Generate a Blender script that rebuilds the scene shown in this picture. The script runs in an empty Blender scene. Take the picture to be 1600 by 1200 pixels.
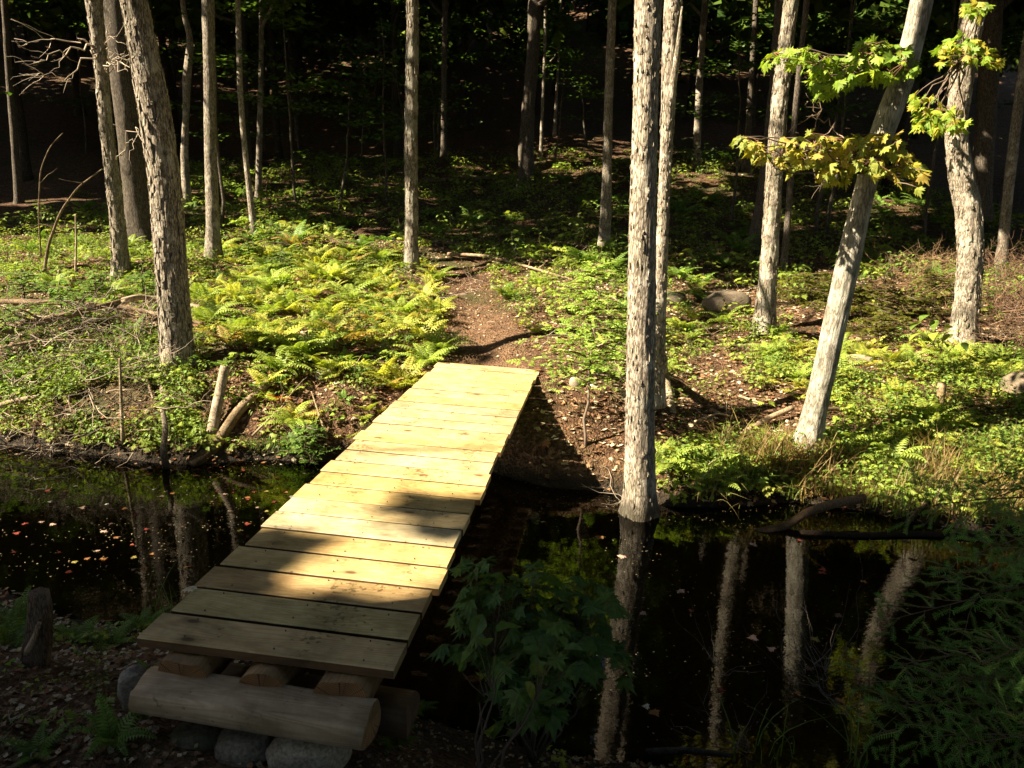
import bpy, math, random
import numpy as np
from mathutils import Vector, Matrix

random.seed(7)
RNG = np.random.default_rng(11)
SC = bpy.context.scene
COL = SC.collection

# ------------------------------------------------------------------ camera
F = 1244.0                      # focal length in pixels of the 1600x1200 photograph
CAMZ = 2.2
PITCH, ROLL = math.radians(14.26), math.radians(1.7)
CAM = np.array([0.0, 0.0, CAMZ])
fwd = np.array([0, math.cos(PITCH), -math.sin(PITCH)])
_r0 = np.array([1.0, 0, 0]); _u0 = np.cross(_r0, fwd)
c_r = math.cos(ROLL) * _r0 + math.sin(ROLL) * _u0
c_u = -math.sin(ROLL) * _r0 + math.cos(ROLL) * _u0
cd = bpy.data.cameras.new('camera'); cam = bpy.data.objects.new('camera', cd); COL.objects.link(cam)
cam.matrix_world = Matrix(((c_r[0], c_u[0], -fwd[0], 0), (c_r[1], c_u[1], -fwd[1], 0), (c_r[2], c_u[2], -fwd[2], CAMZ), (0, 0, 0, 1)))
cd.sensor_width = 36; cd.lens = 36 * F / 1600; cd.clip_start = 0.05; cd.clip_end = 600
SC.camera = cam

# ------------------------------------------------------------------ light
SUN_EL = math.radians(40)
SUN_AZ = math.radians(-108)      # from +Y, clockwise: left and a little behind the camera
S = np.array([math.sin(SUN_AZ) * math.cos(SUN_EL), math.cos(SUN_AZ) * math.cos(SUN_EL), math.sin(SUN_EL)])
world = bpy.data.worlds.new('World'); SC.world = world; world.use_nodes = True
wn = world.node_tree
sky = wn.nodes.new('ShaderNodeTexSky'); sky.sky_type = 'NISHITA'; sky.sun_disc = False
sky.sun_elevation = SUN_EL; sky.sun_rotation = SUN_AZ
bg = wn.nodes['Background']; bg.inputs[1].default_value = 0.05
wn.links.new(sky.outputs[0], bg.inputs[0])
sl = bpy.data.lights.new('sun', 'SUN'); sl.energy = 5.0; sl.angle = math.radians(0.53); sl.color = (1.0, 0.87, 0.66)
so = bpy.data.objects.new('sun', sl); COL.objects.link(so)
so.rotation_euler = Vector(tuple(S)).to_track_quat('Z', 'Y').to_euler()
vs = SC.view_settings
vs.view_transform = 'Standard'; vs.look = 'None'; vs.exposure = 2.2; vs.gamma = 1.0
try: vs.use_curve_mapping = False
except Exception: pass
SC.render.engine = 'CYCLES'
cy = SC.cycles
cy.max_bounces = 6; cy.diffuse_bounces = 3; cy.glossy_bounces = 3; cy.transmission_bounces = 3; cy.transparent_max_bounces = 8
cy.sample_clamp_indirect = 4.0
cy.use_denoising = True

# ------------------------------------------------------------------ picture <-> place
def ray(x, y):
    return c_r * ((x - 800) / F) - c_u * ((y - 600) / F) + fwd
def at_z(x, y, z):
    d = ray(x, y); return CAM + d * ((z - CAMZ) / d[2])
def at_y(x, y, Y):
    d = ray(x, y); return CAM + d * (Y / d[1])
def project(P):
    P = np.asarray(P, float); d = P - CAM
    zz = d @ fwd; ok = zz > 0.1; zz = np.where(ok, zz, 1)
    px = 800 + F * (d @ c_r) / zz; py = 600 - F * (d @ c_u) / zz
    return np.where(ok, px, -9999), np.where(ok, py, -9999)
def inpoly(x, y, poly):
    x = np.asarray(x); y = np.asarray(y); ins = np.zeros(x.shape, bool)
    n = len(poly)
    for i in range(n):
        x1, y1 = poly[i]; x2, y2 = poly[(i + 1) % n]
        if y1 == y2: continue
        c = ((y1 > y) != (y2 > y)) & (x < (x2 - x1) * (y - y1) / (y2 - y1) + x1)
        ins ^= c
    return ins

# ------------------------------------------------------------------ vectorised value noise
_LAT = np.random.default_rng(5).random((64, 64, 64))
def vnoise(p):
    p = np.asarray(p, float); i = np.floor(p).astype(int); f = p - i; f = f * f * (3 - 2 * f)
    i0 = i % 64; i1 = (i + 1) % 64
    X = (i0[..., 0], i1[..., 0]); Y = (i0[..., 1], i1[..., 1]); Z = (i0[..., 2], i1[..., 2])
    fx, fy, fz = f[..., 0], f[..., 1], f[..., 2]
    r = 0
    for a in (0, 1):
        for b in (0, 1):
            for c in (0, 1):
                r = r + _LAT[X[a], Y[b], Z[c]] * (fx if a else 1 - fx) * (fy if b else 1 - fy) * (fz if c else 1 - fz)
    return r
def fbm(x, y, z=0.0, sc=1.0, o=3):
    x, y, z = np.broadcast_arrays(np.asarray(x, float), y, z)
    r = 0; a = 0.5; t = 0
    for k in range(o):
        r = r + a * vnoise(np.stack([x * sc + 17.3 * k, y * sc + 5.1 * k, z * sc + 9.7 * k], -1)); t += a
        a *= 0.5; sc *= 2.03
    return r / t

# ------------------------------------------------------------------ terrain shape
FWX = [-60, -30, -12, -7, -4.21, -3.58, -2.63, -2.45, -1.93, -1.51, -1.0, -.3, 0.26, 0.73, 0.95, 1.2, 1.61, 2.1, 2.43, 2.77, 3.47, 6, 12, 30, 60]
FWY = [2, 5, 7.5, 6.9, 6.25, 6.05, 5.85, 5.85, 6.03, 5.99, 6.2, 6.0, 5.6, 5.5, 5.35, 5.25, 5.26, 5.35, 5.26, 5.1, 4.97, 4.6, 6, 9, 12]
NWX = [-60, -30, -12, -6, -2.74, -2.24, -1.9, -1.5, -.9, -.37, .17, .68, 1.3, 2.0, 3.5, 8, 12, 30, 60]
NWY = [-4, -2, 2.5, 4.6, 3.89, 3.64, 3.58, 3.5, 3.2, 2.95, 2.77, 2.68, 2.45, 2.2, 1.9, 1.2, 3, 6, 9]
FS = [-3, -1.2, -.5, 0, .10, .25, .5, 1, 2, 3, 5, 8, 12, 18, 30, 45, 60, 100, 140]
FZL = [-.7, -.6, -.3, 0, .12, .24, .38, .55, .72, .83, 1.0, 1.2, 1.7, 2.7, 5.6, 11, 18, 40, 55]
FZR = [-.7, -.6, -.3, 0, .07, .12, .19, .30, .46, .57, .74, 1.0, 1.55, 2.7, 5.6, 11, 18, 40, 55]
NS = [-3, -1.2, -.5, 0, .3, .6, 1, 2, 3, 6, 20, 60]
NZ = [-.7, -.6, -.3, 0, .12, .23, .34, .52, .62, .7, 1.2, 3]
def sm(t): t = np.clip(t, 0, 1); return t * t * (3 - 2 * t)
def H(x, y, detail=True):
    x = np.asarray(x, float); y = np.asarray(y, float)
    w = 0.25 * (fbm(x, y, 3.3, 0.9, 2) - .5) * 2 * .5
    s = y - np.interp(x, FWX, FWY) + w
    n = np.interp(x, NWX, NWY) - y + w * .6
    k = sm((x - .6) / 1.4)
    zf = np.interp(s, FS, FZL) * (1 - k) + np.interp(s, FS, FZR) * k
    zn = np.interp(n, NS, NZ)
    z = np.maximum(zf, zn)
    if detail:
        land = np.clip(z * 4, 0, 1)
        near = 1.0
        z = z + land * ((0.22 + .16 * np.clip((-.9 - x) / 1.5, 0, 1)) * (fbm(x, y, 1.0, 0.85, 3) - .5) + 0.08 * (fbm(x, y, 2.0, 4.0, 3) - .5)) * near
        z = z + np.clip((y - 14) / 10, 0, 1) * 1.2 * (fbm(x, y, 7.0, 0.18, 2) - .5)
        # worn dip of the footpath beyond the bridge
        pc = path_x(y); d = np.abs(x - pc)
        z = z - 0.05 * np.exp(-(d / .4) ** 2) * ((y > 6.6) & (y < 14))
    return z
def path_x(y): return np.interp(y, [6.6, 7.2, 8, 9, 10, 11, 13, 16], [-.2, -.2, -.28, -.45, -.62, -.75, -.6, 0.2])
def gp(x, y):
    """the ground point seen at photograph pixel (x, y)"""
    d = ray(x, y); t = np.concatenate([np.arange(1.5, 14, .02), np.arange(14, 90, .1)])
    P = CAM + d[None] * t[:, None]
    hit = np.nonzero(P[:, 2] < np.maximum(H(P[:, 0], P[:, 1]), 0))[0]
    return P[hit[0]] if len(hit) else P[-1]

# ------------------------------------------------------------------ where the sun comes through (gaps cut into the crowns to shape the light)
SU = np.cross([0, 0, 1.0], S); SU /= np.linalg.norm(SU); SV = np.cross(S, SU)
CELL = 0.1; GN = 700
gap = np.zeros((GN, GN), np.float32)     # wanted share of sunlight, per cell across the sun's rays
def uvidx(P):
    return (np.floor((P @ SU) / CELL).astype(int) + GN // 2, np.floor((P @ SV) / CELL).astype(int) + GN // 2)
def mark(P, v):
    i, j = uvidx(P); ok = (i >= 0) & (i < GN) & (j >= 0) & (j < GN)
    np.maximum.at(gap, (i[ok], j[ok]), np.broadcast_to(v, i.shape)[ok].astype(np.float32))

# ------------------------------------------------------------------ helpers
def tag(o, label=None, cat=None, group=None, kind=None):
    if label: o['label'] = label
    if cat: o['category'] = cat
    if group: o['group'] = group
    if kind: o['kind'] = kind
    return o
def link(name, me, parent=None):
    o = bpy.data.objects.new(name, me); COL.objects.link(o)
    if parent is not None: o.parent = parent
    return o
def empty(name, loc=(0, 0, 0), rz=0.0):
    o = bpy.data.objects.new(name, None); COL.objects.link(o); o.location = loc; o.rotation_euler = (0, 0, rz); o.empty_display_size = .1
    return o
def mesh_tris(name, V, T, C=None, mat=None, smooth=False):
    """V (n,3) T (m,3) C (m,3) colour per face"""
    me = bpy.data.meshes.new(name)
    V = np.ascontiguousarray(V, np.float32); T = np.ascontiguousarray(T, np.int32); k = T.shape[1]
    me.vertices.add(len(V)); me.vertices.foreach_set('co', V.ravel())
    me.loops.add(T.size); me.loops.foreach_set('vertex_index', T.ravel())
    me.polygons.add(len(T)); me.polygons.foreach_set('loop_start', np.arange(0, T.size, k, dtype=np.int32))
    me.polygons.foreach_set('loop_total', np.full(len(T), k, np.int32))
    me.polygons.foreach_set('use_smooth', np.full(len(T), smooth))
    me.update(calc_edges=True)
    if C is not None:
        a = me.attributes.new('Col', 'FLOAT_COLOR', 'FACE')
        c = np.ones((len(T), 4), np.float32); c[:, :3] = C; a.data.foreach_set('color', c.ravel())
    if mat: me.materials.append(mat)
    return me
class Soup:
    """collects coloured triangles (or quads)"""
    def __init__(s): s.V = []; s.T = []; s.C = []; s.n = 0
    def add(s, V, T, C):
        V = np.asarray(V, float); T = np.asarray(T, int)
        s.V.append(V); s.T.append(T + s.n); s.C.append(np.broadcast_to(np.asarray(C, float), (len(T), 3))); s.n += len(V)
    def arrays(s): return np.concatenate(s.V), np.concatenate(s.T), np.concatenate(s.C)
    def scatter(s, tmpl, M, L, C=None):
        """many placed copies: M (k,3,3), L (k,3), C (k,3) colour multipliers"""
        V, T, TC = tmpl; k = len(L)
        if k == 0: return
        VV = np.einsum('kij,nj->kni', M, V) + L[:, None]
        TT = T[None] + (np.arange(k) * len(V))[:, None, None]
        CC = np.broadcast_to(TC[None], (k, len(T), 3)) * (1 if C is None else C[:, None])
        s.add(VV.reshape(-1, 3), TT.reshape(-1, 3), CC.reshape(-1, 3))
    def mesh(s, name, mat, smooth=False):
        V, T, C = s.arrays(); return mesh_tris(name, V, T, C, mat, smooth)
def rotz(a):
    a = np.asarray(a, float); c, s_ = np.cos(a), np.sin(a); z = np.zeros_like(c); o = np.ones_like(c)
    return np.stack([np.stack([c, -s_, z], -1), np.stack([s_, c, z], -1), np.stack([z, z, o], -1)], -2)
def rotx(a):
    a = np.asarray(a, float); c, s_ = np.cos(a), np.sin(a); z = np.zeros_like(c); o = np.ones_like(c)
    return np.stack([np.stack([o, z, z], -1), np.stack([z, c, -s_], -1), np.stack([z, s_, c], -1)], -2)
def roty(a):
    a = np.asarray(a, float); c, s_ = np.cos(a), np.sin(a); z = np.zeros_like(c); o = np.ones_like(c)
    return np.stack([np.stack([c, z, s_], -1), np.stack([z, o, z], -1), np.stack([-s_, z, c], -1)], -2)
def frames(pts):
    pts = np.asarray(pts, float); t = np.gradient(pts, axis=0); t /= np.linalg.norm(t, axis=1)[:, None] + 1e-9
    a = np.array([0.31, 0.95, 0.05]) if abs(t[0][1]) < .8 else np.array([1.0, 0, 0])
    n = np.cross(t, a); n /= np.linalg.norm(n, axis=1)[:, None]; b = np.cross(t, n)
    return t, n, b
def tube(pts, rad, seg=6, ridge=None, cap=True):
    pts = np.asarray(pts, float); rad = np.broadcast_to(np.asarray(rad, float), (len(pts),))
    t, n, b = frames(pts); th = np.linspace(0, 2 * math.pi, seg, endpoint=False)
    R = np.broadcast_to(rad[:, None], (len(pts), seg)).copy()
    if ridge is not None: R = R * ridge(th, pts, rad)
    V = pts[:, None] + R[..., None] * (np.cos(th)[None, :, None] * n[:, None] + np.sin(th)[None, :, None] * b[:, None])
    k = len(pts); i = np.arange(k - 1)[:, None] * seg; j = np.arange(seg)[None]; j2 = (j + 1) % seg
    A, B_, C_, D = i + j, i + j2, i + seg + j2, i + seg + j
    T = np.concatenate([np.stack([A, B_, C_], -1).reshape(-1, 3), np.stack([A, C_, D], -1).reshape(-1, 3)])
    V = V.reshape(-1, 3)
    if cap:
        V = np.concatenate([V, pts[:1], pts[-1:]]); m = len(V)
        a = np.arange(seg); a2 = (a + 1) % seg
        T = np.concatenate([T, np.stack([a2, a, np.full(seg, m - 2)], -1), np.stack([a + (k - 1) * seg, a2 + (k - 1) * seg, np.full(seg, m - 1)], -1)])
    return V, T
def resample(pts, step, smooth=True):
    pts = np.asarray(pts, float)
    d = np.concatenate([[0], np.cumsum(np.linalg.norm(np.diff(pts[:, :3], axis=0), axis=1))])
    n = max(2, int(d[-1] / step) + 1); q = np.linspace(0, d[-1], n)
    out = np.stack([np.interp(q, d, pts[:, k]) for k in range(pts.shape[1])], 1)
    if smooth and n > 8:
        w = max(1, int(n / len(pts) / 3))
        ker = np.ones(2 * w + 1) / (2 * w + 1)
        pad = np.concatenate([2 * out[:1] - out[w:0:-1], out, 2 * out[-1:] - out[-2:-w - 2:-1]])
        if len(pad) == n + 2 * w: out = np.stack([np.convolve(pad[:, k], ker, 'valid') for k in range(out.shape[1])], 1)
    return out
def wander(p0, p1, k=8, amp=.05, sag=0.0, seed=None):
    r = np.random.default_rng(seed if seed is not None else RNG.integers(1e9))
    p0 = np.array(p0, float); p1 = np.array(p1, float); t = np.linspace(0, 1, k)[:, None]
    L = np.linalg.norm(p1 - p0); off = np.cumsum(r.normal(0, 1, (k, 3)), 0); off -= off[:1] * (1 - t) + off[-1:] * t
    return p0 + (p1 - p0) * t + off * amp * L * .35 + np.array([0, 0, 1]) * (-4 * sag * L * t * (1 - t))

# ------------------------------------------------------------------ materials
def newmat(name):
    m = bpy.data.materials.new(name); m.use_nodes = True; nt = m.node_tree; nt.nodes.clear()
    out = nt.nodes.new('ShaderNodeOutputMaterial')
    def N(t, **kw):
        n = nt.nodes.new(t)
        for k, v in kw.items():
            if k in n.inputs: n.inputs[k].default_value = v
            else: setattr(n, k, v)
        return n
    return m, nt, out, N
def ramp(nt, src, stops):
    r = nt.nodes.new('ShaderNodeValToRGB'); e = r.color_ramp.elements
    while len(e) < len(stops): e.new(.5)
    for el, (p, c) in zip(e, stops): el.position = p; el.color = (*c, 1) if len(c) == 3 else c
    nt.links.new(src, r.inputs[0]); return r
def mul(nt, a, b):
    m = nt.nodes.new('ShaderNodeMix'); m.data_type = 'RGBA'; m.blend_type = 'MULTIPLY'; m.inputs[0].default_value = 1
    nt.links.new(a, m.inputs[6]); nt.links.new(b, m.inputs[7]); return m.outputs[2]
def mixc(nt, f, a, b):
    m = nt.nodes.new('ShaderNodeMix'); m.data_type = 'RGBA'
    if isinstance(f, float): m.inputs[0].default_value = f
    else: nt.links.new(f, m.inputs[0])
    for s_, v in ((6, a), (7, b)):
        if isinstance(v, tuple): m.inputs[s_].default_value = (*v, 1)
        else: nt.links.new(v, m.inputs[s_])
    return m.outputs[2]

def leaf_material(name, transl=.42, gloss=.022, rough=.55):
    m, nt, out, N = newmat(name); L = nt.links.new
    at = N('ShaderNodeAttribute', attribute_name='Col'); oi = N('ShaderNodeObjectInfo')
    c = mul(nt, at.outputs[0], oi.outputs['Color'])
    geo = N('ShaderNodeNewGeometry')
    ns = N('ShaderNodeTexNoise'); ns.inputs['Scale'].default_value = 60; ns.inputs['Detail'].default_value = 2
    L(geo.outputs['Position'], ns.inputs['Vector'])
    rr = ramp(nt, ns.outputs[0], [(.3, (.72, .74, .7)), (.7, (1.2, 1.18, 1.15))]); c = mul(nt, c, rr.outputs[0])
    d = N('ShaderNodeBsdfDiffuse'); L(c, d.inputs[0])
    t = N('ShaderNodeBsdfTranslucent'); tc = N('ShaderNodeMix'); tc.data_type = 'RGBA'; tc.blend_type = 'MULTIPLY'; tc.inputs[0].default_value = 1
    L(c, tc.inputs[6]); tc.inputs[7].default_value = (1.25, 1.3, .6, 1); L(tc.outputs[2], t.inputs[0])
    mx = N('ShaderNodeMixShader'); mx.inputs[0].default_value = transl; L(d.outputs[0], mx.inputs[1]); L(t.outputs[0], mx.inputs[2])
    g = N('ShaderNodeBsdfGlossy'); g.inputs['Roughness'].default_value = rough
    m2 = N('ShaderNodeMixShader'); m2.inputs[0].default_value = gloss; L(mx.outputs[0], m2.inputs[1]); L(g.outputs[0], m2.inputs[2])
    L(m2.outputs[0], out.inputs[0]); return m
M_leaf = leaf_material('leaf')
M_dry = leaf_material('dry_leaf', .15, .02, .6)
M_canopy, nt_, out_, N_ = newmat('crown_leaf')
_a = N_('ShaderNodeAttribute', attribute_name='Col'); _d = N_('ShaderNodeBsdfDiffuse'); _t = N_('ShaderNodeBsdfTranslucent'); _m = N_('ShaderNodeMixShader'); _m.inputs[0].default_value = .2
nt_.links.new(_a.outputs[0], _d.inputs[0]); nt_.links.new(_a.outputs[0], _t.inputs[0]); nt_.links.new(_d.outputs[0], _m.inputs[1]); nt_.links.new(_t.outputs[0], _m.inputs[2]); nt_.links.new(_m.outputs[0], out_.inputs[0])

def bark_material(name, dark, light, pale, palef, moss=.0, scale=1.0, bump=.6):
    m, nt, out, N = newmat(name); L = nt.links.new
    tc = N('ShaderNodeNewGeometry'); oi = N('ShaderNodeObjectInfo')
    mp = N('ShaderNodeMapping'); mp.inputs['Scale'].default_value = (52 * scale, 52 * scale, 9 * scale); L(tc.outputs['Position'], mp.inputs[0])
    n1 = N('ShaderNodeTexNoise'); n1.inputs['Scale'].default_value = 1.0; n1.inputs['Detail'].default_value = 6; n1.inputs['Roughness'].default_value = .65; n1.inputs['Distortion'].default_value = .6; L(mp.outputs[0], n1.inputs['Vector'])
    v = N('ShaderNodeTexVoronoi', feature='DISTANCE_TO_EDGE'); v.inputs['Scale'].default_value = 1.6
    mp2 = N('ShaderNodeMapping'); mp2.inputs['Scale'].default_value = (46 * scale, 46 * scale, 9 * scale); L(tc.outputs['Position'], mp2.inputs[0])
    ad = N('ShaderNodeVectorMath', operation='ADD'); L(mp2.outputs[0], ad.inputs[0]); L(n1.outputs['Color'], ad.inputs[1]); L(ad.outputs[0], v.inputs['Vector'])
    cr = ramp(nt, v.outputs[0], [(.0, (0, 0, 0)), (.16, (1, 1, 1))])
    base = ramp(nt, n1.outputs[0], [(.30, dark), (.58, light)])
    c = mixc(nt, cr.outputs[0], tuple(x * .75 for x in dark), base.outputs[0])
    n2 = N('ShaderNodeTexNoise'); n2.inputs['Scale'].default_value = 5.5; n2.inputs['Detail'].default_value = 5; n2.inputs['Roughness'].default_value = .7; L(tc.outputs['Position'], n2.inputs['Vector'])
    pm = ramp(nt, n2.outputs[0], [(palef, (0, 0, 0)), (palef + .08, (1, 1, 1))])
    mm = N('ShaderNodeMath', operation='MULTIPLY'); L(pm.outputs[0], mm.inputs[0]); L(n1.outputs[0], mm.inputs[1])
    c = mixc(nt, mm.outputs[0], c, pale)
    n3 = N('ShaderNodeTexNoise'); n3.inputs['Scale'].default_value = 3.2; n3.inputs['Detail'].default_value = 6; n3.inputs['Roughness'].default_value = .75; L(tc.outputs['Position'], n3.inputs['Vector'])
    gm = ramp(nt, n3.outputs[0], [(.58 - moss * .1, (0, 0, 0)), (.72, (.55, .55, .55))])
    c = mixc(nt, gm.outputs[0], c, (.09, .10, .05))
    sz = N('ShaderNodeSeparateXYZ'); L(tc.outputs['Position'], sz.inputs[0]); zn_ = N('ShaderNodeMath', operation='MULTIPLY_ADD'); L(n2.outputs[0], zn_.inputs[0]); zn_.inputs[1].default_value = -.22; L(sz.outputs[2], zn_.inputs[2])
    wt = N('ShaderNodeMapRange'); L(zn_.outputs[0], wt.inputs[0]); wt.inputs[1].default_value = -.06; wt.inputs[2].default_value = .10; wt.inputs[3].default_value = .85; wt.inputs[4].default_value = 0
    c = mixc(nt, wt.outputs[0], c, (.035, .030, .018))
    c = mul(nt, c, oi.outputs['Color'])
    p = N('ShaderNodeBsdfPrincipled'); p.inputs['Roughness'].default_value = .9; p.inputs['Specular IOR Level'].default_value = .15; L(c, p.inputs['Base Color'])
    s1 = N('ShaderNodeMath', operation='MULTIPLY'); L(cr.outputs[0], s1.inputs[0]); s1.inputs[1].default_value = .6
    s2 = N('ShaderNodeMath', operation='ADD'); L(s1.outputs[0], s2.inputs[0]); L(n1.outputs[0], s2.inputs[1])
    b = N('ShaderNodeBump'); b.inputs['Strength'].default_value = bump; b.inputs['Distance'].default_value = .012; L(s2.outputs[0], b.inputs['Height']); L(b.outputs[0], p.inputs['Normal'])
    L(p.outputs[0], out.inputs[0]); return m
M_bark = bark_material('grey_bark', (.11, .082, .055), (.42, .365, .285), (.60, .55, .45), .54, moss=.5)
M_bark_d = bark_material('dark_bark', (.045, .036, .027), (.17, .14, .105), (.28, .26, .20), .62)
M_bark_s = bark_material('smooth_bark', (.20, .17, .125), (.48, .43, .35), (.64, .60, .50), .47, moss=1.2, scale=.7, bump=.45)
M_bark_m = bark_material('mottled_bark', (.09, .07, .05), (.38, .32, .24), (.56, .52, .42), .47, moss=.9, scale=1.0, bump=.7)
M_dead = bark_material('dead_wood', (.16, .12, .085), (.42, .36, .28), (.52, .46, .37), .50, scale=1.6, bump=.4)
M_twig, nt_, out_, N_ = newmat('twig')
_a = N_('ShaderNodeAttribute', attribute_name='Col'); _p = N_('ShaderNodeBsdfPrincipled'); _p.inputs['Roughness'].default_value = .85
nt_.links.new(_a.outputs[0], _p.inputs['Base Color']); nt_.links.new(_p.outputs[0], out_.inputs[0])

# ground: leaf litter, soil, moss, path
M_ground, nt, out, N = newmat('forest_floor'); L = nt.links.new
geo = N('ShaderNodeNewGeometry'); pa = N('ShaderNodeAttribute', attribute_name='path')
v1 = N('ShaderNodeTexVoronoi'); v1.inputs['Scale'].default_value = 42; nd0 = N('ShaderNodeTexNoise'); nd0.inputs['Scale'].default_value = 30; nd0.inputs['Detail'].default_value = 3; L(geo.outputs['Position'], nd0.inputs['Vector']); va = N('ShaderNodeVectorMath', operation='MULTIPLY_ADD'); va.inputs[1].default_value = (.06, .06, .06); L(nd0.outputs['Color'], va.inputs[0]); L(geo.outputs['Position'], va.inputs[2]); L(va.outputs[0], v1.inputs['Vector'])
n1 = N('ShaderNodeTexNoise'); n1.inputs['Scale'].default_value = 9; n1.inputs['Detail'].default_value = 8; n1.inputs['Roughness'].default_value = .72; L(geo.outputs['Position'], n1.inputs['Vector'])
n2 = N('ShaderNodeTexNoise'); n2.inputs['Scale'].default_value = 1.3; n2.inputs['Detail'].default_value = 4; L(geo.outputs['Position'], n2.inputs['Vector'])
sv = N('ShaderNodeSeparateColor'); L(v1.outputs['Color'], sv.inputs[0])
lit = ramp(nt, sv.outputs[0], [(0, (.05, .026, .014)), (.35, (.10, .052, .028)), (.65, (.16, .09, .05)), (1, (.26, .17, .10))])
nn = ramp(nt, n1.outputs[0], [(.3, (.35, .33, .3)), (.7, (1.25, 1.2, 1.1))])
c = mul(nt, lit.outputs[0], nn.outputs[0])
mossm = ramp(nt, n2.outputs[0], [(.52, (0, 0, 0)), (.66, (.75, .75, .75))])
c = mixc(nt, mossm.outputs[0], c, (.055, .065, .018))
soil = ramp(nt, n1.outputs[0], [(.3, (.075, .04, .022)), (.7, (.24, .14, .075))])
c = mixc(nt, pa.outputs['Fac'], c, soil.outputs[0])
sx = N('ShaderNodeSeparateXYZ'); L(geo.outputs['Position'], sx.inputs[0])
wet = N('ShaderNodeMapRange'); L(sx.outputs[2], wet.inputs[0]); wet.inputs[1].default_value = .05; wet.inputs[2].default_value = .16; wet.inputs[3].default_value = 1; wet.inputs[4].default_value = 0
bed = N('ShaderNodeMapRange'); L(sx.outputs[2], bed.inputs[0]); bed.inputs[1].default_value = -.10; bed.inputs[2].default_value = -.01; bed.inputs[3].default_value = 1; bed.inputs[4].default_value = 0
c = mixc(nt, wet.outputs[0], c, (.028, .020, .012)); c = mixc(nt, bed.outputs[0], c, (.11, .095, .035))
p = N('ShaderNodeBsdfPrincipled'); p.inputs['Roughness'].default_value = .9; p.inputs['Specular IOR Level'].default_value = .2; L(c, p.inputs['Base Color'])
hb = N('ShaderNodeMath', operation='ADD'); L(v1.outputs['Distance'], hb.inputs[0]); L(n1.outputs[0], hb.inputs[1])
b = N('ShaderNodeBump'); b.inputs['Strength'].default_value = 1.0; b.inputs['Distance'].default_value = .03; L(hb.outputs[0], b.inputs['Height']); L(b.outputs[0], p.inputs['Normal'])
L(p.outputs[0], out.inputs[0])

# water: dark tea-coloured pond
M_water, nt, out, N = newmat('pond_water'); L = nt.links.new
tr = N('ShaderNodeBsdfTransparent'); tr.inputs[0].default_value = (.42, .34, .12, 1)
gl = N('ShaderNodeBsdfGlossy'); gl.inputs['Roughness'].default_value = .035; gl.inputs[0].default_value = (1, 1, 1, 1)
fr = N('ShaderNodeFresnel'); fr.inputs[0].default_value = 1.333
geo = N('ShaderNodeNewGeometry')
mp = N('ShaderNodeMapping'); mp.inputs['Scale'].default_value = (1, 1.6, 1); L(geo.outputs['Position'], mp.inputs[0])
nz = N('ShaderNodeTexNoise'); nz.inputs['Scale'].default_value = 9; nz.inputs['Detail'].default_value = 3; nz.inputs['Roughness'].default_value = .6; L(mp.outputs[0], nz.inputs['Vector'])
b = N('ShaderNodeBump'); b.inputs['Strength'].default_value = .014; b.inputs['Distance'].default_value = .04; L(nz.outputs[0], b.inputs['Height'])
L(b.outputs[0], gl.inputs['Normal']); L(b.outputs[0], fr.inputs['Normal'])
mx = N('ShaderNodeMixShader'); L(fr.outputs[0], mx.inputs[0]); L(tr.outputs[0], mx.inputs[1]); L(gl.outputs[0], mx.inputs[2]); L(mx.outputs[0], out.inputs[0])

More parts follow.
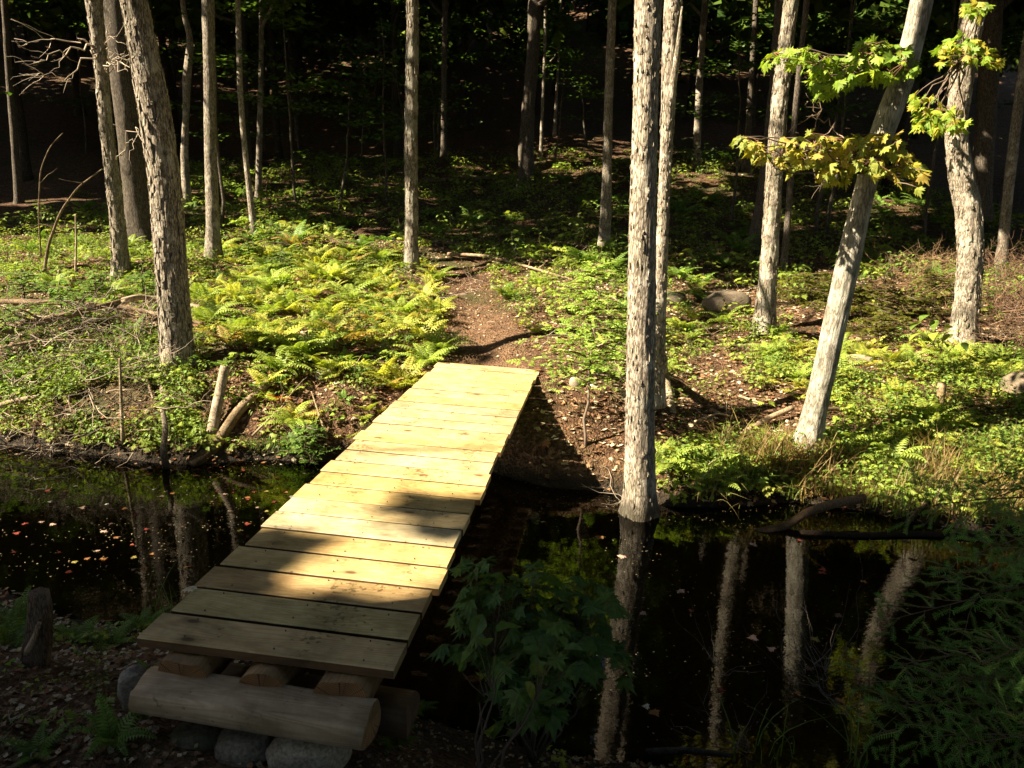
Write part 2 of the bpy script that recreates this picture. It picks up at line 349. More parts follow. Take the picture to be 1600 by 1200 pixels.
# sawn timber; grain runs along the local x axis, every board from another place in the wood
def wood_material(name, lightc, darkc, knot=True, rings=1.0):
    m, nt, out, N = newmat(name); L = nt.links.new
    tc = N('ShaderNodeTexCoord'); oi = N('ShaderNodeObjectInfo')
    off = N('ShaderNodeCombineXYZ'); ml = N('ShaderNodeMath', operation='MULTIPLY'); ml.inputs[1].default_value = 53.0
    L(oi.outputs['Random'], ml.inputs[0]); L(ml.outputs[0], off.inputs[0]); L(ml.outputs[0], off.inputs[2])
    ad = N('ShaderNodeVectorMath', operation='ADD'); L(tc.outputs['Object'], ad.inputs[0]); L(off.outputs[0], ad.inputs[1])
    mp = N('ShaderNodeMapping'); mp.inputs['Scale'].default_value = (1.1, 11, 11); L(ad.outputs[0], mp.inputs[0])
    n0 = N('ShaderNodeTexNoise'); n0.inputs['Scale'].default_value = 1.0; n0.inputs['Detail'].default_value = 2; n0.inputs['Distortion'].default_value = .3; L(mp.outputs[0], n0.inputs['Vector'])
    w = N('ShaderNodeMath', operation='MULTIPLY'); L(n0.outputs[0], w.inputs[0]); w.inputs[1].default_value = 16 * rings
    sn = N('ShaderNodeMath', operation='SINE'); w2 = N('ShaderNodeMath', operation='MULTIPLY'); L(w.outputs[0], w2.inputs[0]); w2.inputs[1].default_value = 6.28; L(w2.outputs[0], sn.inputs[0])
    mp3 = N('ShaderNodeMapping'); mp3.inputs['Scale'].default_value = (5, 160, 160); L(ad.outputs[0], mp3.inputs[0])
    n3 = N('ShaderNodeTexNoise'); n3.inputs['Scale'].default_value = 1.0; n3.inputs['Detail'].default_value = 4; L(mp3.outputs[0], n3.inputs['Vector'])
    g = N('ShaderNodeMapRange'); L(sn.outputs[0], g.inputs[0]); g.inputs[1].default_value = -1; g.inputs[2].default_value = 1; g.inputs[3].default_value = 0; g.inputs[4].default_value = .42
    g2 = N('ShaderNodeMath', operation='MULTIPLY_ADD'); L(n3.outputs[0], g2.inputs[0]); g2.inputs[1].default_value = .5; L(g.outputs[0], g2.inputs[2])
    c = mixc(nt, g2.outputs[0], lightc, darkc)
    if knot:
        mk = N('ShaderNodeMapping'); mk.inputs['Scale'].default_value = (3.2, 6.5, 0.01); L(ad.outputs[0], mk.inputs[0])
        vk = N('ShaderNodeTexVoronoi'); vk.inputs['Scale'].default_value = 1.0; L(mk.outputs[0], vk.inputs['Vector'])
        kr = ramp(nt, vk.outputs['Distance'], [(.0, (1, 1, 1)), (.065, (.9, .9, .9)), (.10, (.35, .35, .35)), (.22, (0, 0, 0))])
        c = mixc(nt, kr.outputs[0], c, (.14, .075, .04))
    # footprints, algae and weather stains
    ns = N('ShaderNodeTexNoise'); ns.inputs['Scale'].default_value = 4.5; ns.inputs['Detail'].default_value = 6; ns.inputs['Roughness'].default_value = .7; L(ad.outputs[0], ns.inputs['Vector'])
    st = ramp(nt, ns.outputs[0], [(.36, (1, 1, 1)), (.56, (.66, .66, .62)), (.68, (.45, .45, .42))]); c = mul(nt, c, st.outputs[0])
    nd = N('ShaderNodeTexNoise'); nd.inputs['Scale'].default_value = 42; nd.inputs['Detail'].default_value = 3; L(ad.outputs[0], nd.inputs['Vector'])
    nl = N('ShaderNodeTexNoise'); nl.inputs['Scale'].default_value = 3.1; L(ad.outputs[0], nl.inputs['Vector'])
    dm = N('ShaderNodeMath', operation='MULTIPLY'); L(nd.outputs[0], dm.inputs[0]); L(nl.outputs[0], dm.inputs[1])
    dr = ramp(nt, dm.outputs[0], [(.345, (1, 1, 1)), (.41, (.42, .42, .38))]); c = mul(nt, c, dr.outputs[0])
    c = mul(nt, c, oi.outputs['Color'])
    p = N('ShaderNodeBsdfPrincipled'); p.inputs['Roughness'].default_value = .62; p.inputs['Specular IOR Level'].default_value = .3; L(c, p.inputs['Base Color'])
    b = N('ShaderNodeBump'); b.inputs['Strength'].default_value = .25; b.inputs['Distance'].default_value = .003; L(g2.outputs[0], b.inputs['Height']); L(b.outputs[0], p.inputs['Normal'])
    L(p.outputs[0], out.inputs[0]); return m
M_board = wood_material('new_board_wood', (.74, .60, .34), (.46, .31, .13))
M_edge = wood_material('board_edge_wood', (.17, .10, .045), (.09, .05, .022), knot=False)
M_log = wood_material('peeled_log_wood', (.42, .34, .24), (.26, .18, .11), knot=True)
M_endgrain, nt, out, N = newmat('log_end_wood'); L = nt.links.new
tc = N('ShaderNodeTexCoord'); oi = N('ShaderNodeObjectInfo'); sx = N('ShaderNodeSeparateXYZ'); L(tc.outputs['Object'], sx.inputs[0]); cb = N('ShaderNodeCombineXYZ'); L(sx.outputs[1], cb.inputs[0]); L(sx.outputs[2], cb.inputs[1])
ln = N('ShaderNodeVectorMath', operation='LENGTH'); L(cb.outputs[0], ln.inputs[0]); nz = N('ShaderNodeTexNoise'); nz.inputs['Scale'].default_value = 14; nz.inputs['Detail'].default_value = 4; L(cb.outputs[0], nz.inputs['Vector'])
m1 = N('ShaderNodeMath', operation='MULTIPLY_ADD'); L(nz.outputs[0], m1.inputs[0]); m1.inputs[1].default_value = .02; L(ln.outputs['Value'], m1.inputs[2]); m2_ = N('ShaderNodeMath', operation='MULTIPLY'); L(m1.outputs[0], m2_.inputs[0]); m2_.inputs[1].default_value = 900; sn = N('ShaderNodeMath', operation='SINE'); L(m2_.outputs[0], sn.inputs[0])
c = ramp(nt, sn.outputs[0], [(.2, (.20, .115, .05)), (.9, (.36, .23, .11))]).outputs[0]
gr = N('ShaderNodeTexGradient', gradient_type='RADIAL'); L(cb.outputs[0], gr.inputs['Vector']); n5 = N('ShaderNodeTexNoise', noise_dimensions='1D'); n5.inputs['Scale'].default_value = 1; m5 = N('ShaderNodeMath', operation='MULTIPLY'); L(gr.outputs['Fac'], m5.inputs[0]); m5.inputs[1].default_value = 45; L(m5.outputs[0], n5.inputs['W'])
c = mul(nt, c, ramp(nt, n5.outputs[0], [(.28, (.25, .22, .2)), (.36, (1, 1, 1))]).outputs[0]); c = mul(nt, c, ramp(nt, nz.outputs[0], [(.35, (.6, .6, .58)), (.6, (1, 1, 1))]).outputs[0]); c = mul(nt, c, oi.outputs['Color'])
p = N('ShaderNodeBsdfPrincipled'); p.inputs['Roughness'].default_value = .8; L(c, p.inputs['Base Color']); L(p.outputs[0], out.inputs[0])

M_rock, nt, out, N = newmat('rock'); L = nt.links.new
geo = N('ShaderNodeNewGeometry'); oi = N('ShaderNodeObjectInfo')
n1 = N('ShaderNodeTexNoise'); n1.inputs['Scale'].default_value = 14; n1.inputs['Detail'].default_value = 9; n1.inputs['Roughness'].default_value = .7; L(geo.outputs['Position'], n1.inputs['Vector'])
n2 = N('ShaderNodeTexNoise'); n2.inputs['Scale'].default_value = 90; n2.inputs['Detail'].default_value = 3; L(geo.outputs['Position'], n2.inputs['Vector'])
c = ramp(nt, n1.outputs[0], [(.3, (.12, .11, .09)), (.5, (.26, .24, .20)), (.68, (.38, .36, .31))]).outputs[0]
c = mul(nt, c, ramp(nt, n2.outputs[0], [(.35, (.6, .6, .6)), (.6, (1.1, 1.1, 1.1))]).outputs[0]); c = mul(nt, c, oi.outputs['Color'])
n4 = N('ShaderNodeTexNoise'); n4.inputs['Scale'].default_value = 7; n4.inputs['Detail'].default_value = 5; L(geo.outputs['Position'], n4.inputs['Vector'])
c = mixc(nt, ramp(nt, n4.outputs[0], [(.56, (0, 0, 0)), (.66, (.8, .8, .8))]).outputs[0], c, (.05, .06, .02))
p = N('ShaderNodeBsdfPrincipled'); p.inputs['Roughness'].default_value = .88; L(c, p.inputs['Base Color'])
b = N('ShaderNodeBump'); b.inputs['Strength'].default_value = .6; b.inputs['Distance'].default_value = .02; L(n1.outputs[0], b.inputs['Height']); L(b.outputs[0], p.inputs['Normal']); L(p.outputs[0], out.inputs[0])

# ------------------------------------------------------------------ ground and water
def spaced(a0, a1, d0, lo, hi, growth=1.13):
    mid = list(np.arange(a0, a1, d0)); d = d0; x = a1; right = []
    while x < hi: right.append(x); d *= growth; x += d
    right.append(hi); d = d0; x = a0; left = []
    while x > lo: d *= growth; x -= d; left.append(max(x, lo))
    return np.array(left[::-1] + mid + right)
gx = spaced(-7, 8, .07, -70, 70); gy = spaced(1.4, 13, .07, -40, 120)
GX, GY = np.meshgrid(gx, gy, indexing='ij'); GZ = H(GX, GY)
nx, ny = GX.shape; I = np.arange(nx * ny).reshape(nx, ny)
Q = np.stack([I[:-1, :-1], I[1:, :-1], I[1:, 1:], I[:-1, 1:]], -1).reshape(-1, 4)
gm = mesh_tris('ground', np.stack([GX, GY, GZ], -1).reshape(-1, 3), Q, None, M_ground, True)
pth = np.exp(-((GX - path_x(GY)) / (.30 + .12 * (fbm(GX, GY, 0, 2.0, 2) - .5))) ** 4) * sm((GY - 6.4) / .3) * sm((9.8 - GY) / 1.4)
pth = np.maximum(pth, .75 * sm((2.9 - GY) / .5) * sm((fbm(GX, GY, 4, 1.5, 3) - .35) / .2) * (GX < .6))
pa_ = gm.attributes.new('path', 'FLOAT', 'POINT'); pa_.data.foreach_set('value', np.clip(pth, 0, 1).astype(np.float32).ravel())
ground = tag(link('ground', gm), kind='structure', label='leaf-littered forest floor and banks around the pond')
wx = np.linspace(-60, 60, 61); wy = np.linspace(-6, 14, 21); WX, WY = np.meshgrid(wx, wy, indexing='ij')
I = np.arange(WX.size).reshape(WX.shape); Q = np.stack([I[:-1, :-1], I[1:, :-1], I[1:, 1:], I[:-1, 1:]], -1).reshape(-1, 4)
water = tag(link('water', mesh_tris('water', np.stack([WX, WY, WX * 0], -1).reshape(-1, 3), Q, None, M_water, True)), kind='structure', label='still dark pond water under the footbridge')

# ------------------------------------------------------------------ sunlight wanted on the ground, the deck and the water
gx2, gy2 = np.meshgrid(np.arange(-9, 11, .06), np.arange(1.5, 26, .06), indexing='ij'); gz2 = np.maximum(H(gx2, gy2), 0)
GP = np.stack([gx2, gy2, gz2], -1).reshape(-1, 3); ppx, ppy = project(GP)
MAIN = [(-60, 372), (120, 366), (240, 372), (520, 368), (640, 392), (700, 412), (830, 428), (980, 420), (1180, 455), (1300, 440), (1480, 425), (1700, 440), (1700, 770), (1500, 800), (1400, 770), (1060, 785), (985, 730), (900, 650), (850, 590), (690, 560), (560, 690), (480, 735), (430, 735), (250, 715), (-60, 700)]
lv = np.where(inpoly(ppx, ppy, MAIN), 0.97, 0.0)
dap = fbm(GP[:, 0], GP[:, 1], 0, 1.1, 3)
lv = np.where((lv > 0) & (ppx > 1040) & (ppy > 450) & (ppy < 560) & (dap < .47), .15, lv)
lv = np.where((lv > 0) & (dap < np.where(ppx < 620, .40, .37)), .12, lv)
fin = fbm(GP[:, 0], GP[:, 1], 9.0, 2.6, 2); lv = np.where((lv > 0) & (fin < .30) & (ppy < 690), .12, lv)
mid = inpoly(ppx, ppy, [(-50, 240), (1650, 240), (1650, 440), (1300, 440), (1100, 440), (830, 430), (640, 400), (520, 368), (-50, 372)])
lv = np.where(mid & (fbm(GP[:, 0], GP[:, 1], 5, .9, 3) > .70), .4, lv)
for poly in ([(20, 180), (110, 160), (90, 250), (20, 250)], [(835, 175), (1000, 170), (1000, 240), (900, 275), (830, 262)], [(1090, 150), (1210, 150), (1220, 210), (1100, 210)], [(1040, 270), (1120, 265), (1130, 300), (1050, 300)]):
    lv = np.where(inpoly(ppx, ppy, poly) & (dap > .5), .75, lv)
lw = inpoly(ppx, ppy, [(-50, 700), (500, 720), (470, 850), (330, 930), (-50, 890)])
lv = np.where(lw & (dap > .42), .5, lv)
lv = np.where(inpoly(ppx, ppy, [(1040, 800), (1450, 830), (1380, 1100), (1050, 1100)]) & (dap > .60), .3, lv)
mark(GP[lv > 0], lv[lv > 0])

# bridge frame of reference: x across, y along, deck top at z = 0
BM = Matrix(((0.99117, 0.13135, 0.01826, -1.262), (-0.13137, 0.99133, -0.00012, 2.451), (-0.01812, -0.00228, 0.99983, 0.630), (0, 0, 0, 1)))
BMn = np.array(BM); BW, BL, NB = .914, 4.5385, 24
dx_, dy_ = np.meshgrid(np.arange(0, BW, .04), np.arange(0, BL, .04), indexing='ij')
DP = np.stack([dx_, dy_, dx_ * 0], -1).reshape(-1, 3) @ BMn[:3, :3].T + BMn[:3, 3]; ppx, ppy = project(DP)
deck_lit = inpoly(ppx, ppy, [(680, 560), (850, 572), (806, 668), (700, 672), (640, 700), (560, 735), (500, 742)])
dl = np.where(deck_lit, 1.0, 0.0)
dl = np.maximum(dl, 1.0 * inpoly(ppx, ppy, [(740, 700), (800, 690), (765, 765), (700, 758), (640, 735)]))
dl = np.maximum(dl, 1.0 * inpoly(ppx, ppy, [(500, 742), (560, 745), (490, 800), (440, 812)]))
dl = np.maximum(dl, .9 * inpoly(ppx, ppy, [(580, 864), (640, 855), (605, 905), (545, 900)]))
DK = DP[dl == 0]
HP = np.array([at_y(x_, y_, Y_) for x_ in range(1350, 1640, 10) for y_ in range(760, 1210, 10) for Y_ in (2.0, 2.25, 2.5, 2.75)])
DK = np.concatenate([DK, HP]); i_, j_ = uvidx(DK); gap[i_, j_] = np.minimum(gap[i_, j_], .0)     # the near boards lie in shade
mark(DP[dl > 0], dl[dl > 0])
for a_ in np.linspace(0, 6.283, 9)[:-1]: mark(DP[deck_lit] + SU * .2 * math.cos(a_) + SV * .2 * math.sin(a_), np.full(deck_lit.sum(), .97))

# ------------------------------------------------------------------ trees
def ridges(amp, freq, seed):
    def f(th, pts, rad):
        T, Z = np.meshgrid(th, np.arange(len(pts)), indexing='xy'); z = pts[:, 2][:, None] + 0 * T
        a = fbm(np.cos(T) * freq + seed, np.sin(T) * freq + seed * 2, z * 3.2, 1.0, 3)
        bb = np.abs(a - .5) * 2; lump = fbm(np.cos(T) * 1.2 + seed, np.sin(T) * 1.2, z * 2.0, 1.0, 2) - .5
        return 1 + amp * (bb * 2 - .7) + amp * 1.4 * lump
    return f
LEAF = []          # crown leaves wanted: (tree object, centre, radii, count)
def leafcards(k, centre, rad, rng, size=(.26, .44)):
    q = rng.normal(size=(k, 3)); q /= np.linalg.norm(q, axis=1)[:, None]; q *= rng.random((k, 1)) ** (1 / 2.4)
    P = centre + q * np.array(rad)
    # clumps
    cl = fbm(P[:, 0], P[:, 1], P[:, 2], 1.1, 2); P = P[cl > .30]
    k = len(P); sz = rng.uniform(*size, k)
    R = rotz(rng.uniform(0, 6.28, k)) @ rotx(rng.normal(0, .75, k)) @ roty(rng.normal(0, .6, k))
    return P, R * sz[:, None, None]
CARD = (np.array([[-.55, -.1, 0], [-.05, -.48, .05], [.55, .0, -.04], [-.02, .55, .04]]), np.array([[0, 1, 2], [0, 2, 3]]), np.ones((2, 3)))
GREENS = np.array([[.055, .10, .018], [.075, .12, .02], [.045, .085, .02], [.10, .13, .02], [.05, .08, .015]])
def crown_cards(crowns, rng):
    """places the leaf sprays of one crown, leaving out those in the gaps the sun comes through"""
    PP, MM = [], []
    for c, r, k in crowns:
        P, M = leafcards(int(k), np.array(c), r, rng)
        i, j = uvidx(P); ok = (i >= 2) & (i < GN - 2) & (j >= 2) & (j < GN - 2)
        g = np.zeros(len(P)); g[ok] = GAPD[i[ok], j[ok]]
        keep = rng.random(len(P)) > np.clip(g * 1.02, 0, 1) ** .35 * (g > .02)
        # open sky over the pond
        e = np.hypot((P[:, 0] - .4) / 3.6, (P[:, 1] - 1.0) / 2.6); keep &= (e > 1) | (rng.random(len(P)) < .06)
        PP.append(P[keep]); MM.append(M[keep])
    return np.concatenate(PP), np.concatenate(MM)
TREES = []
def trunk_of(px_list, Y=None, base=None, H_top=11.0, step=.12):
    """px_list: (x, y, width) from the base up; returns points with radius in the fourth column"""
    b = gp(px_list[0][0], px_list[0][1]) if base is None else np.array(base, float)
    if Y is None: Y = b[1]
    P = []
    for (x, y, w) in px_list:
        q = at_y(x, y, Y); z = (q - CAM) @ fwd; P.append([*q, w / 2 / F * z])
    P = np.array(P); P[0, 2] = min(P[0, 2], b[2]) - .08
    d = P[-1, :3] - P[max(0, len(P) - 3), :3]; d /= np.linalg.norm(d); top = P[-1]; r = top[3]
    d = d * .5 + np.array([0, 0, .5]); d /= np.linalg.norm(d)
    ext = []; rem = max(1.5, H_top - top[2])
    for k in range(1, 7):
        t = k / 6; q = top[:3] + d * rem * t + RNG.normal(0, .05, 3) * t; ext.append([*q, r * (1 - .85 * t) + .01])
    return np.concatenate([P, np.array(ext)]), b
def mark_trunk(P, lit):
    for k in range(len(P) - 7 + 0):
        a, c = P[k], P[k + 1]; n = max(2, int(np.linalg.norm(c[:3] - a[:3]) / .05))
        t = np.linspace(0, 1, n)[:, None]; q = a[:3] * (1 - t) + c[:3] * t; rr = (a[3] * (1 - t) + c[3] * t)
        l = lit(q) if callable(lit) else np.full(n, lit)
        for o in (-1.2, -.5, .3, 1.0): mark(q + SU * rr * o, l)
def make_tree(name, label, cat, px_list, mat, lit=0, seg=20, step=.12, ridge=.10, freq=5, H_top=11.5, crown_r=2.6, leaves=1500, group=None, flare=.28, Y=None, tint=1.0, crown=True, fine=False, lobes=0):
    P, b = trunk_of(px_list, Y=Y, H_top=H_top)
    mark_trunk(P, lit)
    low = resample(P[:len(px_list) + 1], step); high = resample(P[len(px_list):], .5)
    Q_ = np.concatenate([low, high[1:]]); zb = max(b[2], 0)
    h = np.clip(Q_[:, 2] - zb, 0, 9); Q_[:, 3] *= 1 + flare * np.exp(-h / .13) + .25 * flare * np.exp(-h / .5)
    root = empty(name, (Q_[0, 0], Q_[0, 1], zb)); tag(root, label, cat, group)
    sd = RNG.uniform(0, 30); rf = ridges(ridge, freq, sd)
    def rfun(th, pts, rad):
        R = rf(th, pts, rad); hh = np.clip(pts[:, 2] - zb, 0, 9)[:, None]
        return R + flare * .35 * np.exp(-hh / .18) * np.cos(th[None] * 4 + sd)
    V, T = tube(Q_[:, :3], Q_[:, 3], seg, rfun); V = V - np.array(root.location)
    tr = link('trunk', mesh_tris('trunk', V, T, None, mat, True), root); tr.color = (tint, tint, tint, 1)
    TREES.append((root, Q_, H_top, crown_r, leaves if crown else 0, mat))
    return root, Q_
def finish_tree(root, Q_, H_top, cr, leaves, rng, mat):
    """limbs and crown, once the gaps for the sun are known"""
    if not leaves: return None
    loc = np.array(root.location); top = Q_[-1, :3]; crowns = []; sp = Soup()
    zs = np.linspace(.45, .97, 7) * (H_top)
    for z in zs:
        k = np.argmin(np.abs(Q_[:, 2] - z))
        if Q_[k, 2] < 5.2: continue
        a = rng.uniform(0, 6.28); d = np.array([math.cos(a), math.sin(a), rng.uniform(.3, .8)]); ln = cr * rng.uniform(.6, .95)
        e = Q_[k, :3] + d * ln; w = wander(Q_[k, :3], e, 7, .12); V, T = tube(w - loc, np.linspace(Q_[k, 3] * .5 + .008, .008, 7), 5); sp.add(V, T, 1)
        crowns.append((e, (cr * .55, cr * .55, cr * .33), leaves * .11))
    crowns.append((top + [0, 0, -cr * .7], (cr, cr, cr * .75), leaves * .42))
    if sp.n:
        V, T, _ = sp.arrays(); link('limb', mesh_tris('limb', V, T, None, mat, True), root)
    return crown_cards(crowns, rng)

def band(spec):
    """light along a trunk, by photograph row: list of (row, share)"""
    ys = [s_[0] for s_ in spec]; ls = [s_[1] for s_ in spec]
    return lambda q: np.interp(project(q)[1], ys, ls)
T = 'tree'
T14, Q14 = make_tree('maple_tree', 'stout pale grey trunk standing in the water right of the footbridge', T, [(1000, 812, 47), (1000, 760, 46), (1000, 640, 45), (1002, 520, 44), (1003, 400, 43), (1006, 250, 40), (1010, 120, 40), (1013, -10, 43)], M_bark,
    band([(0, 1), (420, 1), (440, .35), (600, .35), (640, 1), (760, .9), (790, .1)]), seg=72, step=.035, ridge=.06, freq=8, Y=5.12, tint=1.05, flare=.26)
T15, Q15 = make_tree('maple_tree', 'slimmer pale trunk close behind the stout one, its bark split near the top', T, [(1030, 575, 22), (1030, 520, 19), (1034, 400, 18), (1040, 250, 19), (1046, 120, 24), (1053, -10, 28)], M_bark, 1.0, seg=40, step=.05, ridge=.09, freq=6, Y=6.3)
T3, Q3 = make_tree('maple_tree', 'large shaggy barked trunk on the left bank, bending left as it rises', T, [(276, 572, 46), (275, 520, 44), (270, 450, 44), (265, 380, 45), (257, 280, 45), (246, 200, 46), (232, 120, 44), (218, 50, 38), (208, -10, 38)], M_bark, .95, seg=80, step=.035, ridge=.13, freq=7, tint=1.0, flare=.24)
T1, Q1 = make_tree('maple_tree', 'pale slim trunk left of the large shaggy one', T, [(190, 432, 24), (187, 380, 22), (176, 280, 20), (166, 200, 19), (158, 100, 20), (145, -10, 24)], M_bark, .6, seg=32, step=.07, ridge=.09, freq=6, tint=.9)
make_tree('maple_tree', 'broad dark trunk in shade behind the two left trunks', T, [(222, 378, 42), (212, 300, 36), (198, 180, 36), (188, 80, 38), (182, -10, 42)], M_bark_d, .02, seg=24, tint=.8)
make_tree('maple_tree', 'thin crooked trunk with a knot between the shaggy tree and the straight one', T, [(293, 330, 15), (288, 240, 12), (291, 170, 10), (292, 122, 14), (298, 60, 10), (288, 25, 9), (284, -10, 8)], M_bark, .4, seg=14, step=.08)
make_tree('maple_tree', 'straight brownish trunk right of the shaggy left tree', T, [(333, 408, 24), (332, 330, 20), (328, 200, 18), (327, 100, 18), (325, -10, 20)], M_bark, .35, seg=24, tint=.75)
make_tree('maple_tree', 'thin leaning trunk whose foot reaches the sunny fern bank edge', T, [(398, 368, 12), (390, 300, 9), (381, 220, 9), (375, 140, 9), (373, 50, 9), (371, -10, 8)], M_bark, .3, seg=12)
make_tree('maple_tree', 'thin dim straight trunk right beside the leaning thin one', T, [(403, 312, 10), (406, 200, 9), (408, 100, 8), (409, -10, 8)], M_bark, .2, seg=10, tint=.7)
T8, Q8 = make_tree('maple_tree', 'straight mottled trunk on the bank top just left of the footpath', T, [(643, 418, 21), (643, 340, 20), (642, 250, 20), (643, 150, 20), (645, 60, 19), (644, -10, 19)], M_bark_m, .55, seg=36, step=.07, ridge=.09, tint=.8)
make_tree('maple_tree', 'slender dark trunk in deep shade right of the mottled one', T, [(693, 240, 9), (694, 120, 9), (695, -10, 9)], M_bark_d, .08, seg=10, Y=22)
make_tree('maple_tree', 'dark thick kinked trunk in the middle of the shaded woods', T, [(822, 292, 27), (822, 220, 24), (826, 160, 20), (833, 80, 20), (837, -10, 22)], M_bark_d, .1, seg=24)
make_tree('sapling', 'pale pole-thin sapling nearest the dark kinked trunk', 'sapling', [(845, 248, 6), (847, 180, 5), (851, 90, 5), (853, -10, 5)], M_bark, .6, seg=8, leaves=300, crown_r=1.2)
make_tree('sapling', 'second pale thin sapling, slanting a little right above the lit litter', 'sapling', [(866, 212, 6), (870, 140, 4), (874, 60, 4), (877, -10, 4)], M_bark, .6, seg=8, leaves=300, crown_r=1.2)
make_tree('maple_tree', 'slim greenish grey trunk with a lit foot behind the bank right of the path', T, [(943, 398, 22), (947, 330, 17), (949, 250, 15), (951, 150, 14), (955, 60, 14), (957, -10, 14)], M_bark, band([(0, .15), (230, .25), (280, .6), (400, .6)]), seg=24, tint=.8)
make_tree('maple_tree', 'thin trunk in the shade right of the twin pale trunks', T, [(1088, 262, 13), (1092, 150, 11), (1097, 60, 11), (1103, -10, 11)], M_bark, .35, seg=12)
T17, Q17 = make_tree('maple_tree', 'mottled sunlit trunk rising behind the yellow maple leaves', T, [(1193, 515, 32), (1199, 450, 27), (1205, 350, 25), (1212, 240, 26), (1220, 140, 25), (1230, 50, 22), (1238, -10, 22)], M_bark_m, .95, seg=48, step=.05, ridge=.09)
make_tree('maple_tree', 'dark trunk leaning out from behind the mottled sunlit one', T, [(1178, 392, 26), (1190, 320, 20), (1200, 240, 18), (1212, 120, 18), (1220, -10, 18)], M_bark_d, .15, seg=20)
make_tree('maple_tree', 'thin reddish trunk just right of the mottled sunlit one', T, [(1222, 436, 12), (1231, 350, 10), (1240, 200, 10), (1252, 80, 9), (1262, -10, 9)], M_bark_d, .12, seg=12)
T20, Q20 = make_tree('maple_tree', 'pale smooth trunk leaning right from the grassy water edge', T, [(1258, 708, 40), (1274, 640, 34), (1290, 570, 34), (1306, 500, 35), (1323, 420, 36), (1340, 340, 32), (1358, 270, 32), (1384, 190, 37), (1412, 120, 35), (1432, 40, 34), (1443, -10, 34)], M_bark_s,
    band([(0, .95), (260, .9), (300, .85), (400, .6), (460, .7), (500, 1), (700, 1)]), seg=72, step=.035, ridge=.055, freq=5, tint=.80, flare=.4)
T21, Q21 = make_tree('maple_tree', 'stout pale trunk with an S-bend at the right', T, [(1505, 535, 40), (1510, 480, 35), (1517, 400, 36), (1514, 330, 38), (1501, 270, 35), (1493, 210, 32), (1500, 140, 32), (1514, 60, 34), (1524, -10, 38)], M_bark, band([(0, .3), (150, .5), (240, .9), (530, 1)]), seg=64, step=.045, ridge=.10, freq=6, tint=1.05)
make_tree('maple_tree', 'grey trunk leaning right at the right edge of the view', T, [(1563, 434, 18), (1572, 330, 15), (1582, 240, 16), (1594, 140, 15), (1612, 20, 15)], M_bark, .2, seg=20, tint=.8)
make_tree('maple_tree', 'thin dark trunk near the left edge of the view', T, [(30, 322, 14), (24, 240, 11), (14, 120, 10), (6, -10, 10)], M_bark_d, .15, seg=12)
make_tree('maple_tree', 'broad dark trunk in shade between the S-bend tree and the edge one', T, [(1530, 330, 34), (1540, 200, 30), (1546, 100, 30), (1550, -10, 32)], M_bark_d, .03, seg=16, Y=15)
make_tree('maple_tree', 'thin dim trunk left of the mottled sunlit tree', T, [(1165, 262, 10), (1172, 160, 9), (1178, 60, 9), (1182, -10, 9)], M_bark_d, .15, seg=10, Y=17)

def flakes(root, Q_, n, seed, size=(.012, .03), ztop=4.6, lift=1.0):
    """loose plates of bark standing off the trunk"""
    r = np.random.default_rng(seed); sp = Soup(); loc = np.array(root.location); t, nn_, bb_ = frames(Q_[:, :3]); idx = np.nonzero((Q_[:, 2] < ztop) & (Q_[:, 2] > Q_[0, 2] + .1))[0]
    for _ in range(n):
        k = idx[r.integers(0, len(idx))]; a = r.uniform(0, 6.283); out = math.cos(a) * nn_[k] + math.sin(a) * bb_[k]; side = np.cross(t[k], out); c = Q_[k, :3] + out * Q_[k, 3] * 1.02 + t[k] * r.uniform(-.03, .03); w = r.uniform(*size); h = w * r.uniform(1.6, 4.5); l = r.uniform(.003, .012) * lift * r.choice([-1, 1]); h *= 1.4
        V = [c - side * w * .5 - t[k] * h * .5 + out * max(0, -l), c + side * w * .5 - t[k] * h * .45 + out * max(0, -l), c + side * w * .6 + out * .005, c + side * w * .4 + t[k] * h * .5 + out * max(0, l), c - side * w * .35 + t[k] * h * .55 + out * max(0, l), c - side * w * .55 + out * .004]
        V = [v - loc for v in V] + [v - loc - out * .006 for v in V]; T_ = [[0, 1, 2], [0, 2, 5], [5, 2, 3], [5, 3, 4], [6, 8, 7], [6, 11, 8], [11, 9, 8], [11, 10, 9]] + [[i, (i + 1) % 6, (i + 1) % 6 + 6] for i in range(6)] + [[i, (i + 1) % 6 + 6, i + 6] for i in range(6)]
        sp.add(V, T_, 1)
    V, T_, _ = sp.arrays(); o = link('bark_plates', mesh_tris('bark_plates', V, T_, None, M_bark), root); o['kind'] = 'stuff'; tt = root.children[0].color[0] * .95; o.color = (tt, tt, tt, 1)
flakes(T3, Q3, 1500, 1, (.014, .034)); flakes(T1, Q1, 500, 2); flakes(T14, Q14, 380, 3, (.005, .011), lift=.28); flakes(T15, Q15, 400, 4, (.006, .013), lift=.35); flakes(T17, Q17, 400, 5, (.01, .02), lift=.5); flakes(T21, Q21, 500, 6, (.01, .022), lift=.6); flakes(T8, Q8, 250, 7, lift=.6)
